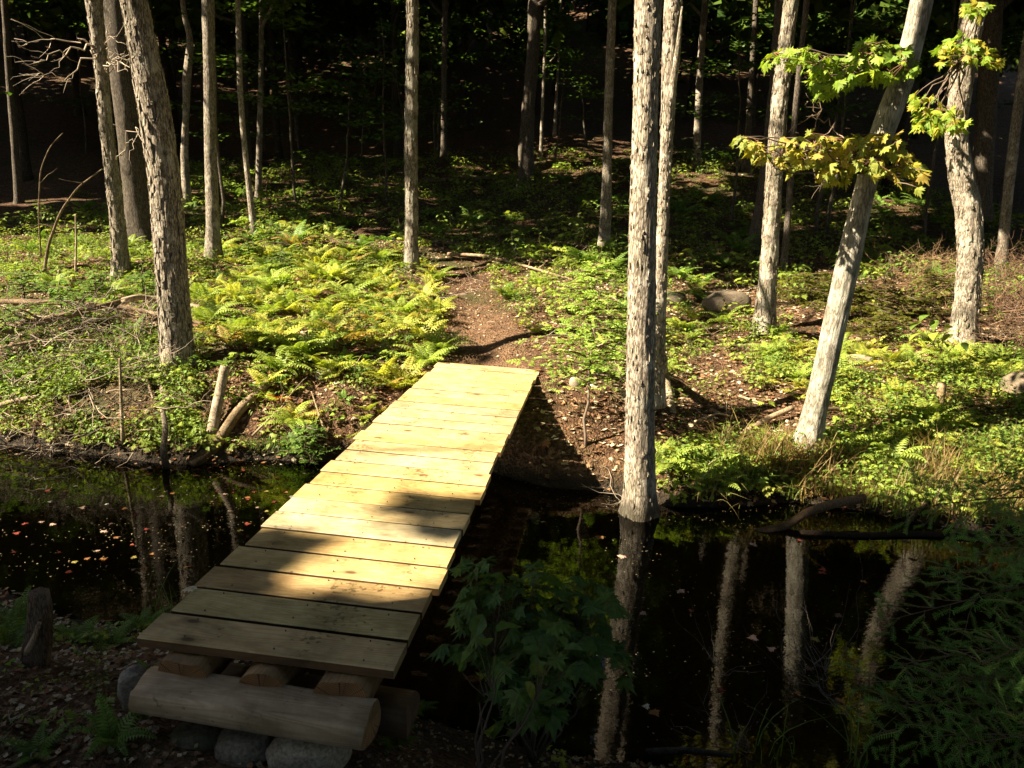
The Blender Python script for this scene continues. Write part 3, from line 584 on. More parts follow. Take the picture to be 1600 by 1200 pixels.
# leafy boughs of the two right hand maples: (polygon in view, depth, colour, count)
MAPLEAF_H = [(.0, .0), (.10, .04), (.40, -.12), (.34, .10), (.62, .16), (.46, .30), (.56, .46), (.28, .40), (.30, .66), (.15, .60), (.0, 1.0)]
def maple_template(col=(1, 1, 1), fold=.12):
    pts = [(0, .02, 0)] + [(x, y, 0) for x, y in MAPLEAF_H[1:]] + [(-x, y, 0) for x, y in reversed(MAPLEAF_H[1:-1])]
    P = np.array(pts); P[:, 2] = -fold * (np.abs(P[:, 0]) * 1.1 + P[:, 1] ** 2 * 1.2) + .06 * np.sin(P[:, 1] * 7 + P[:, 0] * 3)
    c = np.array([[0, .28, .0]]); V = np.concatenate([P, c]); n = len(P)
    T_ = np.array([[i, (i + 1) % n, n] for i in range(n)]); cc = np.ones((n, 3)) * np.array(col) * np.linspace(.9, 1.1, n)[:, None]
    return V, T_, cc
def ovate_low(w=.32):
    V = np.array([[0, 0, 0], [w, .42, .07], [0, 1, -.12], [-w, .42, .07], [0, .45, -.02]]); return V, np.array([[0, 1, 4], [1, 2, 4], [2, 3, 4], [3, 0, 4]]), np.ones((4, 3)) * np.array([[1], [.93], [1.05], [.96]])
def ovate_template(w=.28, fold=.1):
    V = np.array([[0, 0, 0], [w * .7, .18, fold * .7], [w, .45, fold], [w * .6, .75, fold * .4], [0, 1, -.08], [-w * .6, .75, fold * .4], [-w, .45, fold], [-w * .7, .18, fold * .7], [0, .45, 0]])
    V[:, 2] -= .15 * V[:, 1] ** 2
    T_ = np.array([[i, (i + 1) % 8, 8] for i in range(8)]); return V, T_, np.ones((8, 3)) * np.array([1, .93, 1.05, .95, .95, 1.04, .93, 1.0])[:, None]
ML = [mesh_tris('leaf', *maple_template(fold=f), M_leaf) for f in (.10, .32, .6)]
OL = [mesh_tris('leaf', *ovate_template(w, f), M_leaf) for w, f in ((.27, .08), (.33, .15))]
def dir_euler(d, roll=0.0, rng=random):
    q = Vector(tuple(d)).to_track_quat('Y', 'Z'); return (q @ __import__('mathutils').Quaternion((0, 1, 0), roll)).to_euler()
TW = Soup()
def bough(root, start, polys, Y, palette, count, size, marklit=True, tilt=.5, seed=1):
    """a bough with drooping leaves, each leaf its own object; the leaves fill the given outlines at distance Y"""
    r = np.random.default_rng(seed); loc = np.array(root.location); br = link('branch', bpy.data.meshes.new('branch'), root); sp = Soup()
    start = np.array(start, float); tips = []
    for poly, share in polys:
        pa = np.array(poly, float); lo, hi = pa.min(0), pa.max(0); n = 0; pts = []
        while n < count * share:
            x, y = r.uniform(lo, hi)
            if inpoly(np.array([x]), np.array([y]), poly)[0]: pts.append((x, y)); n += 1
        pts = np.array(pts); cen = pts.mean(0)
        # twigs fan out from the start through a few way points
        P3 = np.array([at_y(x, y, Y + r.normal(0, .16)) for x, y in pts])
        k = max(2, int(len(pts) / 9)); seeds = P3[r.choice(len(P3), k, replace=False)]
        for s_ in seeds:
            w = wander(start, s_, 9, .09, .02, int(r.integers(1e6))); sp.add(*tube(w - loc, np.linspace(.012, .0025, 9), 5), (.12, .085, .055))
        for q in P3:
            j = np.argmin(np.linalg.norm(seeds - q, axis=1)); a = seeds[j] + (start - seeds[j]) * r.uniform(0, .12)
            sp.add(*tube(wander(a, q, 4, .08, 0, int(r.integers(1e6))) - loc, np.array([.003, .002, .0018, .0012]), 3), (.20, .09, .05))
            out = q - start; out[2] = 0; out /= np.linalg.norm(out) + 1e-6; out = out + r.normal(0, .5, 3) * [1, 1, .3]; out[2] = -tilt * r.uniform(-.3, 2.6)
            o = link('leaf', ML[r.integers(0, 3)], br); o.location = Vector(tuple(q - loc)); o.rotation_euler = dir_euler(out, r.normal(0, .7))
            s2 = r.uniform(*size); o.scale = (s2 * r.uniform(.85, 1.1), s2, s2); c = np.array(palette[r.integers(0, len(palette))]) * r.uniform(.85, 1.15); o.color = (*c, 1)
            if marklit: mark(q[None] + SU * .04, np.array([.97])); mark(q[None] - SU * .04, np.array([.97]))
    V, T_, C = sp.arrays(); me = mesh_tris('branch', V, T_, C, M_twig, True); br.data = me
    return br
YG = [(.24, .33, .03), (.20, .30, .025), (.28, .36, .03), (.17, .27, .03)]
YY = [(.34, .32, .05), (.38, .33, .04), (.27, .30, .05), (.40, .30, .06), (.22, .26, .05)]
bough(T20, at_y(1425, 96, 5.95), [([(1185, 97), (1215, 76), (1255, 74), (1290, 88), (1335, 88), (1340, 66), (1385, 62), (1425, 70), (1438, 105), (1390, 130), (1340, 128), (1280, 150), (1265, 120), (1235, 96), (1205, 100)], 1)], 5.75, YG, 290, (.052, .092), seed=3)
bough(T20, at_y(1362, 262, 5.9), [([(1130, 215), (1160, 207), (1200, 226), (1262, 200), (1280, 212), (1400, 205), (1420, 235), (1448, 262), (1432, 306), (1400, 280), (1345, 268), (1300, 292), (1280, 285), (1272, 258), (1240, 272), (1200, 250), (1180, 262), (1172, 232)], 1)], 5.7, YY, 298, (.05, .09), seed=4)
bough(T21, at_y(1500, 95, 8.2), [([(1460, 95), (1470, 62), (1500, 48), (1545, 70), (1570, 98), (1545, 105), (1500, 82), (1480, 105)], .45), ([(1420, 140), (1460, 148), (1512, 190), (1500, 212), (1440, 200), (1425, 214), (1430, 175)], .45), ([(1505, 2), (1545, 0), (1535, 25), (1510, 22)], .1)], 8.0, YG + YY[:2], 180, (.07, .12), seed=5)

# ------------------------------------------------------------------ far trees, and unseen trees added off view for their shade
rngT = np.random.default_rng(21)
far = []
tries = 0; occupied = [(r_.location.x, r_.location.y) for r_, *_ in TREES]
def clear_view(x, y):
    """keep trunks out of the sunny clearing in view, and out of the pond"""
    px, py = project(np.array([x, y, float(H(x, y))]))
    if H(np.array(x), np.array(y)) < .12: return False
    if -150 < px < 1750 and 1 < y < 15.5: return False
    if math.hypot(x, y) < 2.2: return False
    return True
while len(far) < 275 and tries < 30000:
    tries += 1; x = rngT.uniform(-50, 32); y = rngT.uniform(-20, 62)
    if y > 36 and len(far) < 60: continue
    if y > 20 and (x > y * .62 + 9 or x < -(y * .62 + 24)): continue
    if not clear_view(x, y): continue
    if any((x - a) ** 2 + (y - b_) ** 2 < (3.0 if 14 < y < 34 and abs(x) < y * .7 + 2 else 2.4) ** 2 for a, b_ in occupied): continue
    occupied.append((x, y)); far.append((x, y))
def wood_place(x, y, z):
    px = float(project(np.array([x, y, z]))[0]); d = 'far up the slope' if y > 30 else 'near the clearing' if y < 20 else 'part way up the slope'
    for lim, t_ in ((60, 'at the left edge of the view'), (185, 'left of the large shaggy trunk'), (330, 'behind the large shaggy trunk'), (480, 'right of the straight brownish trunk'), (640, 'left of the mottled path trunk'), (815, 'right of the mottled path trunk'), (950, 'behind the kinked trunk and thin saplings'), (1060, 'behind the stout pale trunk'), (1200, 'left of the mottled sunlit trunk'), (1330, 'behind the maple boughs'), (1490, 'behind the leaning trunk')):
        if px < lim: return t_ + ', ' + d
    return 'behind the S-bend trunk, ' + d
for (x, y) in far:
    z = float(H(np.array(x), np.array(y))); inview = y > 15 and abs(x) < y * .7 + 2
    r0 = rngT.uniform(.07, .17); h = z + rngT.uniform(9.5, 12.5); lean = rngT.normal(0, .035, 2)
    k = 12; zz = np.linspace(z - .1, h, k); wob = np.cumsum(rngT.normal(0, .04, (k, 2)), 0)
    P = np.stack([x + lean[0] * (zz - z) + wob[:, 0], y + lean[1] * (zz - z) + wob[:, 1], zz, r0 * np.linspace(1, .15, k)], 1)
    P = resample(P, .3); root = empty('maple_tree', (x, y, z))
    if inview: wl_ = wood_place(x, y, z); tag(root, '%s dim trunk %s' % ('thick' if r0 > .12 else 'slim', wl_), 'tree', 'trees in the shaded woods ' + wl_)
    else: tag(root, 'unseen tree added out of view, its crown shaped to shade the pond', 'tree', 'unseen shade trees added around the clearing')
    hb_ = np.clip(P[:, 2] - z, 0, 9); P[:, 3] *= 1 + .5 * np.exp(-hb_ / .15)
    V, T_ = tube(P[:, :3], P[:, 3], 10 if inview else 8, ridges(.1, 4, rngT.uniform(0, 30))); V = V - np.array(root.location)
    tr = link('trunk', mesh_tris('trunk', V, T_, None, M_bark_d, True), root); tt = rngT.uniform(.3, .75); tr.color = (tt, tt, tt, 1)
    TREES.append((root, P, h, rngT.uniform(2.8, 3.8), 2700 if y < 35 else 1900, M_bark_d))

# ------------------------------------------------------------------ leaf and plant shapes
def fern_mesh(name, seed, nf=9, Lf=.42, pairs=13, base=(.16, .21, .035), wide=.30, yellow=0.0, thin=True):
    r = np.random.default_rng(seed); sp = Soup()
    for f in range(nf):
        a = 6.283 * f / nf + r.normal(0, .25); L_ = Lf * r.uniform(.7, 1.1); el0 = r.uniform(.95, 1.35); t = np.linspace(0, 1, pairs + 2)
        ang = el0 - t * r.uniform(1.0, 1.6); dx = np.cumsum(np.cos(ang)) * L_ / (pairs + 2); dz = np.cumsum(np.sin(ang)) * L_ / (pairs + 2)
        ax = np.array([math.cos(a), math.sin(a), 0]); sd = np.array([-math.sin(a), math.cos(a), 0])
        P = ax[None] * dx[:, None] + np.array([0, 0, 1.0])[None] * dz[:, None]
        col = np.array(base) * r.uniform(.8, 1.2) * (1 + np.array([.9, .35, .1]) * yellow * r.random())
        if thin: V, T_ = tube(P, np.linspace(.0028, .0008, len(P)), 3, cap=False); sp.add(V, T_, np.array([.14, .11, .04]))
        up = np.array([0, 0, 1.0])
        for i in range(2, pairs + 1):
            tt = t[i]; wl = L_ * wide * (min(1, (tt + .06) / .22) * (1 - tt) ** .8 + .04); tan = P[min(i + 1, len(P) - 1)] - P[i - 1]; tan /= np.linalg.norm(tan)
            bw = L_ / pairs * .42
            for s_ in (-1, 1):
                d = sd * s_ * .93 + tan * .38; d /= np.linalg.norm(d); tip = P[i] + d * wl - up * wl * .22 * r.uniform(.3, 1.5)
                midp = P[i] + d * wl * .45 + up * .004
                V = np.array([P[i] - tan * bw * .6, P[i] + tan * bw * .6, midp + tan * bw * .9, midp - tan * bw * .8, tip])
                sp.add(V, [[0, 1, 2], [0, 2, 3], [3, 2, 4]], col * r.uniform(.85, 1.15))
    return sp
def seedling_soup(seed, n=7, size=.05, h=.14, base=(.12, .18, .03), kind='ovate'):
    r = np.random.default_rng(seed); sp = Soup(); tm = ovate_low() if kind == 'ovate' else maple_template()
    st = np.array([r.normal(0, .03), r.normal(0, .03), h]); sp.add(*tube(wander((0, 0, -.02), st, 4, .1, 0, seed), .002, 3, cap=False), (.12, .10, .04))
    for i in range(n):
        a = i * 2.4 + r.normal(0, .3); z = h * r.uniform(.45, 1.0); b0 = st * (z / h); rr = r.uniform(.02, .07)
        L_ = b0 + np.array([math.cos(a), math.sin(a), .1]) * rr; s2 = size * r.uniform(.7, 1.3)
        M = (rotz(a - math.pi / 2) @ rotx(-r.uniform(0, .6)) @ roty(r.normal(0, .3))) * s2
        sp.scatter(tm, M[None], L_[None], np.array([base]) * r.uniform(.8, 1.25))
        sp.add([b0 - [0, 0, .001], b0 + [0, 0, .001], L_], [[0, 1, 2]], (.12, .13, .04))
    return sp
def grass_soup(seed, n=40, h=.35, spread=.10, base=(.12, .17, .03), lean=.6):
    r = np.random.default_rng(seed); sp = Soup()
    for i in range(n):
        a = r.uniform(0, 6.283); x, y = r.normal(0, spread, 2); hh = h * r.uniform(.5, 1.1); l = lean * r.uniform(.2, 1.3); w = .0035 * r.uniform(.7, 1.4)
        t = np.linspace(0, 1, 5); ox = l * hh * t ** 2; oz = hh * (t - .35 * l * t ** 2)
        c = np.array([x + math.cos(a) * ox, y + math.sin(a) * ox, oz]).T; sd = np.array([-math.sin(a), math.cos(a), 0]) * w
        V = np.concatenate([c - sd * (1 - t)[:, None] ** .5, c + sd * (1 - t)[:, None] ** .5]); T_ = [[j, j + 5, j + 6] for j in range(4)] + [[j, j + 6, j + 1] for j in range(4)]
        sp.add(V, T_, np.array(base) * r.uniform(.7, 1.3))
    return sp
def needle_spray(seed, L_=.14, n=34, nl=.012, base=(.05, .09, .025)):
    """a flat twig of needles, along +x"""
    r = np.random.default_rng(seed); sp = Soup(); sp.add(*tube(np.array([[0, 0, 0], [L_ * .5, 0, .004], [L_, 0, -.004]]), np.array([.0018, .0012, .0006]), 3, cap=False), (.13, .09, .05))
    for i in range(n):
        t = (i + .5) / n; s_ = 1 if i % 2 else -1; x = L_ * t; l = nl * r.uniform(.75, 1.15); d = np.array([.45, s_ * .9, r.normal(.05, .18)]); d /= np.linalg.norm(d)
        w = np.array([.55, -s_ * .25, 0]) * .0022; p_ = np.array([x, 0, 0]); sp.add([p_ - w, p_ + w, p_ + d * l * .7 + w * .8, p_ + d * l, p_ + d * l * .7 - w * .8], [[0, 1, 2], [0, 2, 4], [4, 2, 3]], np.array(base) * r.uniform(.8, 1.25))
    return sp.arrays()

# ------------------------------------------------------------------ footbridge
br = empty('footbridge'); br.matrix_world = BM
tag(br, 'plank footbridge of new yellow boards crossing the dark pond', 'footbridge')
rb = np.random.default_rng(8)
BT = {0: (.86, .80, .74), 1: (.84, .84, .72), 2: (.76, .66, .56), 3: (.90, .84, .70), 4: (.94, .84, .66), 5: (.96, 1.02, 1.14), 6: (.98, .96, .92), 7: (.86, .78, .58), 8: (.98, .86, .62), 9: (.98, .88, .76), 10: (.96, .96, .96), 11: (1.04, .98, .88), 12: (1.0, .90, .70)}
GAPS = [.020, .016, .021, .017, .014, .015, .014, .016, .015, .016, .016, .017, .017] + [.018, .021, .017, .020, .019, .021, .018, .020, .021, .019, .020, .018]
def board(k):
    y0 = k * BL / NB; wdt = BL / NB - GAPS[k]; th = .038; l0 = rb.normal(0, .008); l1 = BW + rb.normal(0, .007); dz = rb.uniform(-.002, .002)
    bev = .004; n = 8; xs = np.linspace(l0, l1, n); cup = rb.uniform(-.0015, .0015)
    ys = [0, bev, wdt * .5, wdt - bev, wdt]; prof = [(0, -bev), (bev, 0), (wdt * .5, cup), (wdt - bev, 0), (wdt, -bev), (wdt, -th + bev), (wdt - bev, -th), (bev, -th), (0, -th + bev)]
    V = []; m = len(prof); tw = rb.normal(0, .0015)
    for i, x in enumerate(xs):
        for (py_, pz_) in prof: V.append((x - BW / 2, py_ - wdt / 2, pz_ + tw * (i / n - .5) * (py_ / wdt)))
    Fc = [(i * m + j, i * m + (j + 1) % m, (i + 1) * m + (j + 1) % m, (i + 1) * m + j) for i in range(n - 1) for j in range(m)]
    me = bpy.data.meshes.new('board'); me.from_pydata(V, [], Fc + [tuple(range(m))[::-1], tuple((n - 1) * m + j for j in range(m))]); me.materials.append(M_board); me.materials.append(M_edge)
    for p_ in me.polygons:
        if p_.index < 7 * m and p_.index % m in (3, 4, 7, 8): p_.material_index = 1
    o = link('board', me, br); o.location = (BW / 2, y0 + wdt / 2, dz); o.rotation_euler = (0, 0, rb.normal(0, .0025))
    c = BT.get(k, (1.0 + rb.uniform(-.08, .04), .97 + rb.uniform(-.10, .04), .86 + rb.uniform(-.16, .12))); o.color = (*c, 1)
    # nail heads
    for x in (.13, .46, .78):
        for yy in (.035, .145):
            NAILS.append((x + rb.normal(0, .008), y0 + yy + rb.normal(0, .006)))
NAILS = []
for k in range(NB): board(k)
M_nail, nt_, out_, N_ = newmat('nail'); _p = N_('ShaderNodeBsdfPrincipled'); _p.inputs['Base Color'].default_value = (.10, .08, .06, 1); _p.inputs['Metallic'].default_value = .6; _p.inputs['Roughness'].default_value = .55; nt_.links.new(_p.outputs[0], out_.inputs[0])
th = np.linspace(0, 6.283, 8, endpoint=False); nv = np.concatenate([np.stack([np.cos(th) * .0026, np.sin(th) * .0026, th * 0 + .0012], 1), np.stack([np.cos(th) * .003, np.sin(th) * .003, th * 0 - .004], 1), [[0, 0, .0018]]])
ntri = np.array([[i, (i + 1) % 8, 16] for i in range(8)] + [[i + 8, (i + 1) % 8 + 8, (i + 1) % 8] for i in range(8)] + [[i + 8, (i + 1) % 8, i] for i in range(8)])
nme = mesh_tris('nail', nv, ntri, None, M_nail)
for x, y in NAILS: o = link('nail', nme, br); o.location = (x, y, .003)
def log_mesh(name, L_, r, flat=None, seed=0, taper=.0, mat=M_log, endmat=M_endgrain, seg=28):
    """a peeled log along x from 0 to L_, its top hewn flat at height 'flat' x radius, ends in their own material"""
    rr = np.random.default_rng(seed); n = max(8, int(L_ / .06)); xs = np.linspace(0, L_, n); th = np.linspace(0, 6.283185, seg, endpoint=False); V = []
    for i, x in enumerate(xs):
        R = r * (1 - taper * x / L_) * (1 + .05 * (fbm(np.cos(th) + seed, np.sin(th), x * 1.5, 1.3, 3) - .5) * 2); yv = np.cos(th) * R; zv = np.sin(th) * R
        if flat is not None:
            f_ = flat * r + .004 * (fbm(x + 0 * th, yv * 8, seed * 1.0, 3.0, 2) - .5) * 2; zv = np.minimum(zv, f_)
        cx = x + (.008 * np.sin(th * 2 + seed) if i in (0, n - 1) else 0); V += list(np.stack([np.broadcast_to(cx, th.shape), yv, zv], 1))
    Fc = [(i * seg + j, i * seg + (j + 1) % seg, (i + 1) * seg + (j + 1) % seg, (i + 1) * seg + j) for i in range(n - 1) for j in range(seg)]
    V.append((0, 0, 0)); V.append((L_, 0, 0)); m = len(V)
    e = [((j + 1) % seg, j, m - 2) for j in range(seg)] + [((n - 1) * seg + j, (n - 1) * seg + (j + 1) % seg, m - 1) for j in range(seg)]
    me = bpy.data.meshes.new(name); me.from_pydata([tuple(v) for v in V], [], [tuple(reversed(f)) for f in Fc] + [tuple(reversed(f)) for f in e]); me.materials.append(mat); me.materials.append(endmat)
    for p_ in me.polygons: p_.material_index = 1 if len(p_.vertices) == 3 else 0; p_.use_smooth = len(p_.vertices) == 4 and not (flat is not None and p_.normal.z > .93)
    me.update(); return me
for x, rr_, fl, sd, z_ in ((.17, .092, .72, 1, -.0395), (.455, .085, .97, 2, -.0395), (.735, .095, .72, 3, -.0395)):
    o = link('stringer_log', log_mesh('stringer_log', BL + .06, rr_, fl, sd), br); o.rotation_euler = (0, 0, math.pi / 2); o.location = (x, -.045, z_ - rr_ * fl - .005); o.color = (.8, .62, .42, 1)
    if sd == 2: o['label'] = 'middle round stringer log, left unhewn on top'
def lying_log(name, label, a, b_, r, flat, seed, color=(1, 1, 1, 1), cat='log', taper=0.0, roll=0.0):
    a = Vector(a); b_ = Vector(b_); o = link(name, log_mesh(name, (b_ - a).length, r, flat, seed, taper)); q = (b_ - a).to_track_quat('X', 'Z'); o.rotation_euler = q.to_euler(); o.location = a; o.color = color
    return tag(o, label, cat)
lying_log('sill_log', 'grey weathered log with a hewn flat top at the near end of the bridge', (-1.225, 2.365, .497), (-.425, 2.225, .490), .084, .42, 9, (1.35, 1.25, 1.15, 1))
lying_log('foundation_log', 'dark log lying crosswise under the near end of the bridge', (-1.33, 2.72, .29), (-.335, 2.55, .28), .085, .8, 14, (.38, .28, .2, 1))
lying_log('foundation_log', 'log lying crosswise under the far end of the bridge on the bank', (-.86, 6.86, .40), (.36, 6.70, .38), .10, .8, 15, (.6, .48, .36, 1))

# ------------------------------------------------------------------ stones
def rock(label, centre, rad, seed, rz=0, color=(1, 1, 1, 1)):
    n1_, n2_ = 28, 18; th = np.linspace(0, 6.283185, n1_, endpoint=False); ph = np.linspace(-1.5707, 1.5707, n2_); T_, P_ = np.meshgrid(th, ph, indexing='xy')
    d = np.stack([np.cos(T_) * np.cos(P_), np.sin(T_) * np.cos(P_), np.sin(P_)], -1); e = np.sign(d) * np.abs(d) ** .82
    k = 1 + .45 * (fbm(d[..., 0] + seed, d[..., 1], d[..., 2], 1.1, 2) - .5) + .12 * (fbm(d[..., 0] + seed, d[..., 1], d[..., 2], 4.5, 3) - .5)
    V = (e * k[..., None] * np.array(rad)).reshape(-1, 3); i = np.arange(n2_ - 1)[:, None] * n1_; j = np.arange(n1_)[None]; j2 = (j + 1) % n1_
    Q_ = np.stack([i + j, i + j2, i + n1_ + j2, i + n1_ + j], -1).reshape(-1, 4)
    o = link('rock', mesh_tris('rock', V, Q_, None, M_rock, True)); o.location = tuple(centre); o.rotation_euler = (0, 0, rz); o.color = color
    return tag(o, label, 'rock')
def on_ground(x, y, dz=0): return (x, y, float(H(np.array(x), np.array(y))) + dz)
for (px_, py_, rad_, sd_, cl_, lab_) in ((310, 1150, (.085, .07, .050), 1, (.62, .52, .42), 'dark flat stone under the left half of the sill log'), (385, 1160, (.10, .08, .065), 2, (.95, .85, .72), 'grey rounded stone in front of the middle of the sill log'), (480, 1172, (.130, .095, .085), 3, (1.35, 1.18, .98), 'largest pale stone in front of the right end of the sill log')):
    q = at_z(px_, py_, .35); rock(lab_, (q[0], q[1], .34), rad_, sd_, .2, (*cl_, 1))
rock('small pale stone beside the left stringer end', (-1.33, 2.50, .40), (.05, .06, .08), 4, .2, (1.2, 1.1, 1.0, 1))
g = gp(1145, 492); rock('dark rounded boulder left of the mottled sunlit trunk', (g[0], g[1] + .25, g[2] + .10), (.29, .22, .17), 5, .1, (.55, .45, .35, 1))
g = gp(1055, 480); rock('brown boulder behind the twin pale trunks', (g[0], g[1] + .2, g[2] + .04), (.18, .18, .13), 6, .6, (.42, .34, .27, 1))
g = gp(1600, 640); rock('brown boulder at the right edge of the view', (g[0] + .12, g[1] + .2, g[2] + .10), (.18, .18, .20), 7, .4, (.62, .5, .38, 1))
g = gp(1335, 566); rock('flat pale stone half hidden by plants right of the leaning trunk', (g[0], g[1], g[2] + .01), (.20, .12, .06), 8, .1, (1.4, 1.25, .95, 1))
g = gp(900, 604); rock('small pale stone at the right of the bridge end', (g[0], g[1], g[2] + .03), (.055, .05, .05), 9, .1, (1.4, 1.2, 1.0, 1))
g = gp(508, 590); rock('grey stone among the ferns on the left bank', (g[0], g[1], g[2] + .02), (.09, .07, .06), 10, .4, (.9, .8, .7, 1))

# ------------------------------------------------------------------ dead wood: logs, stumps, branches
def snag(name, label, cat, pts, r0, r1, seg=14, mat=M_dead, tint=(1, 1, 1), ridge=.12, twigs=0, seed=0, litv=None):
    pts = np.array(pts, float); P = np.concatenate([pts, np.linspace(r0, r1, len(pts))[:, None]], 1); P = resample(P, max(.02, min(.08, r0)))
    V, T_ = tube(P[:, :3], P[:, 3], seg, ridges(ridge, 4, seed * 3.1)); o = link(name, mesh_tris(name, V - P[0, :3], T_, None, mat, True)); o.location = tuple(P[0, :3]); o.color = (*tint, 1)
    r = np.random.default_rng(seed)
    for k in range(twigs):
        i = r.integers(len(P) // 4, len(P)); d = r.normal(0, 1, 3); d[2] = abs(d[2]) * .6; d /= np.linalg.norm(d); e = P[i, :3] + d * r.uniform(.12, .4)
        V, T_ = tube(wander(P[i, :3], e, 5, .15, 0, int(r.integers(1e6))) - P[0, :3], np.linspace(P[i, 3] * .5 + .002, .0015, 5), 4); t_ = link('twig', mesh_tris('twig', V, T_, None, mat, True), o); t_.color = (*tint, 1)
    return tag(o, label, cat)
def gpz(x, y, dz=0.0): q = gp(x, y); q[2] += dz; return q
snag('dead_log', 'pale dead log propped upright on the left bank', 'log', [gpz(325, 702, .0), at_y(338, 640, 6.2), at_y(346, 600, 6.35), at_y(352, 572, 6.4)], .05, .042, tint=(.95, .9, .8), seed=1)
snag('dead_log', 'dead log sloping from the fern bank into the water', 'log', [at_z(298, 730, -.02), at_z(330, 706, .06), gpz(370, 655, .06), gpz(420, 606, .05)], .065, .035, tint=(.7, .6, .45), seed=2)
snag('dead_log', 'broken grey stub standing in the water below the shaggy tree', 'log', [at_z(260, 738, -.15), at_y(261, 735, 5.72), at_y(255, 705, 5.74), at_y(259, 670, 5.8), at_y(253, 640, 5.9)], .038, .018, tint=(.8, .76, .68), seed=3, mat=M_bark, ridge=.22)
snag('root', 'pale exposed root running down the bank below the shaggy tree', 'root', [at_y(272, 556, Q3[0, 1] - .12), gpz(262, 580, .05), gpz(258, 605, .02), gpz(262, 632, -.02)], .10, .03, tint=(1, .95, .85), seed=31, mat=M_bark)
snag('fallen_branch', 'long straight fallen branch crossing behind the shaggy trunk', 'branch', [gpz(-30, 508, .25), gpz(100, 512, .25), gpz(200, 514, .22), gpz(318, 522, .10)], .028, .018, tint=(.6, .5, .37), twigs=4, seed=4)
snag('fallen_branch', 'thick pale fallen branch slanting down to the left edge', 'branch', [gpz(-30, 572, .25), gpz(60, 548, .26), gpz(130, 528, .25), gpz(190, 512, .26)], .045, .028, tint=(.68, .56, .4), twigs=3, seed=5)
snag('fallen_branch', 'short pale forked branch left of the shaggy trunk', 'branch', [gpz(196, 500, .2), gpz(220, 496, .22), gpz(252, 492, .16), gpz(315, 496, .1)], .035, .03, tint=(1.1, 1, .85), twigs=2, seed=6)
snag('fallen_branch', 'thin fallen branch across the brush pile', 'branch', [gpz(-20, 583, .2), gpz(60, 566, .2), gpz(150, 562, .18), gpz(228, 555, .1)], .014, .008, tint=(.7, .6, .48), twigs=4, seed=7)
snag('fallen_branch', 'stout branch end sticking out of the brush at the left edge', 'branch', [gpz(-30, 664, .1), gpz(20, 652, .14), gpz(62, 645, .14)], .022, .018, tint=(1.0, .9, .75), seed=8)
snag('dead_pole', 'thin upright dead pole at the left water edge', 'branch', [at_z(193, 712, -.1), at_y(192, 690, 5.95), at_y(189, 620, 6.0), at_y(187, 560, 6.02)], .020, .009, tint=(.95, .9, .75), seed=9)
g = gp(62, 432)[1]
snag('dead_branch', 'curved leaning bare branch rising from the bank to the pale slim trunk', 'branch', [at_y(68, 432, g), at_y(76, 380, g), at_y(95, 330, g), at_y(122, 292, g), at_y(160, 264, g + .1)], .022, .007, tint=(.6, .5, .4), seed=10, mat=M_bark, twigs=3)
snag('dead_branch', 'upright thin bare branch beside the curved leaning one', 'branch', [at_y(64, 400, g), at_y(60, 330, g), at_y(63, 265, g), at_y(78, 228, g), at_y(98, 208, g)], .011, .004, tint=(.6, .5, .4), seed=11, mat=M_bark, twigs=3)
snag('dead_branch', 'short bare upright stick in the left bank plants', 'branch', [at_y(118, 425, g), at_y(119, 380, g), at_y(118, 335, g)], .014, .008, tint=(1.0, .92, .8), seed=12)
snag('fallen_log', 'curved barkless log rising out of the water at the right', 'log', [at_z(1170, 832, -.03), at_z(1195, 830, .0), at_z(1228, 822, .02), at_z(1262, 800, .09), at_z(1300, 787, .12), at_z(1350, 778, .14)], .024, .034, tint=(.85, .66, .5), seed=13)
snag('fallen_log', 'long sunken dark log along the right water edge', 'log', [at_z(1250, 834, -.01), at_z(1340, 838, .0), at_z(1430, 836, .0), at_z(1540, 838, .01)], .030, .028, tint=(.25, .2, .15), seed=14)
snag('fallen_branch', 'straight pale stick leaning out of the water at the right', 'branch', [at_z(1415, 820, 0), gpz(1445, 795, .06), gpz(1488, 757, .08)], .018, .014, tint=(.8, .68, .55), seed=15)
snag('fallen_branch', 'thin pale stick lying in the grass on the right bank', 'branch', [gpz(1436, 762, .04), gpz(1490, 774, .05), gpz(1562, 790, .04)], .012, .009, tint=(1.1, 1, .85), seed=16)
snag('fallen_branch', 'pale branch lying against the foot of the leaning trunk', 'branch', [gpz(1165, 680, .03), gpz(1200, 664, .06), gpz(1236, 655, .10)], .028, .024, tint=(1.15, 1.0, .8), seed=17)
snag('fallen_branch', 'dark branch lying right of the foot of the leaning trunk', 'branch', [gpz(1280, 658, .1), gpz(1310, 653, .08), gpz(1348, 651, .05)], .020, .014, tint=(.45, .36, .28), seed=18)
snag('root', 'pale root flaring down from the slimmer twin trunk', 'root', [at_y(1032, 560, 6.25), gpz(1036, 590, .05), gpz(1046, 625, .03), gpz(1052, 645, -.01)], .055, .028, tint=(1.05, .98, .85), seed=19, mat=M_bark)
snag('fallen_branch', 'short pale stick pointing down beside the stout trunk', 'branch', [gpz(1025, 712, .06), gpz(1036, 735, .05), gpz(1050, 768, .03)], .018, .010, tint=(1.1, 1, .85), seed=20)
snag('stump', 'small upright post-like stump on the right bank', 'stump', [gpz(1468, 642, -.05), at_y(1470, 620, gp(1468, 642)[1]), at_y(1472, 598, gp(1468, 642)[1])], .038, .034, tint=(.85, .72, .5), seed=21)
g = gp(58, 1035)[1]
snag('stump', 'dark rotten stump at the near left water edge', 'stump', [gpz(50, 1040, -.05), at_y(58, 1000, g), at_y(62, 960, g), at_y(60, 925, g)], .060, .040, tint=(.40, .33, .28), ridge=.3, seed=22)
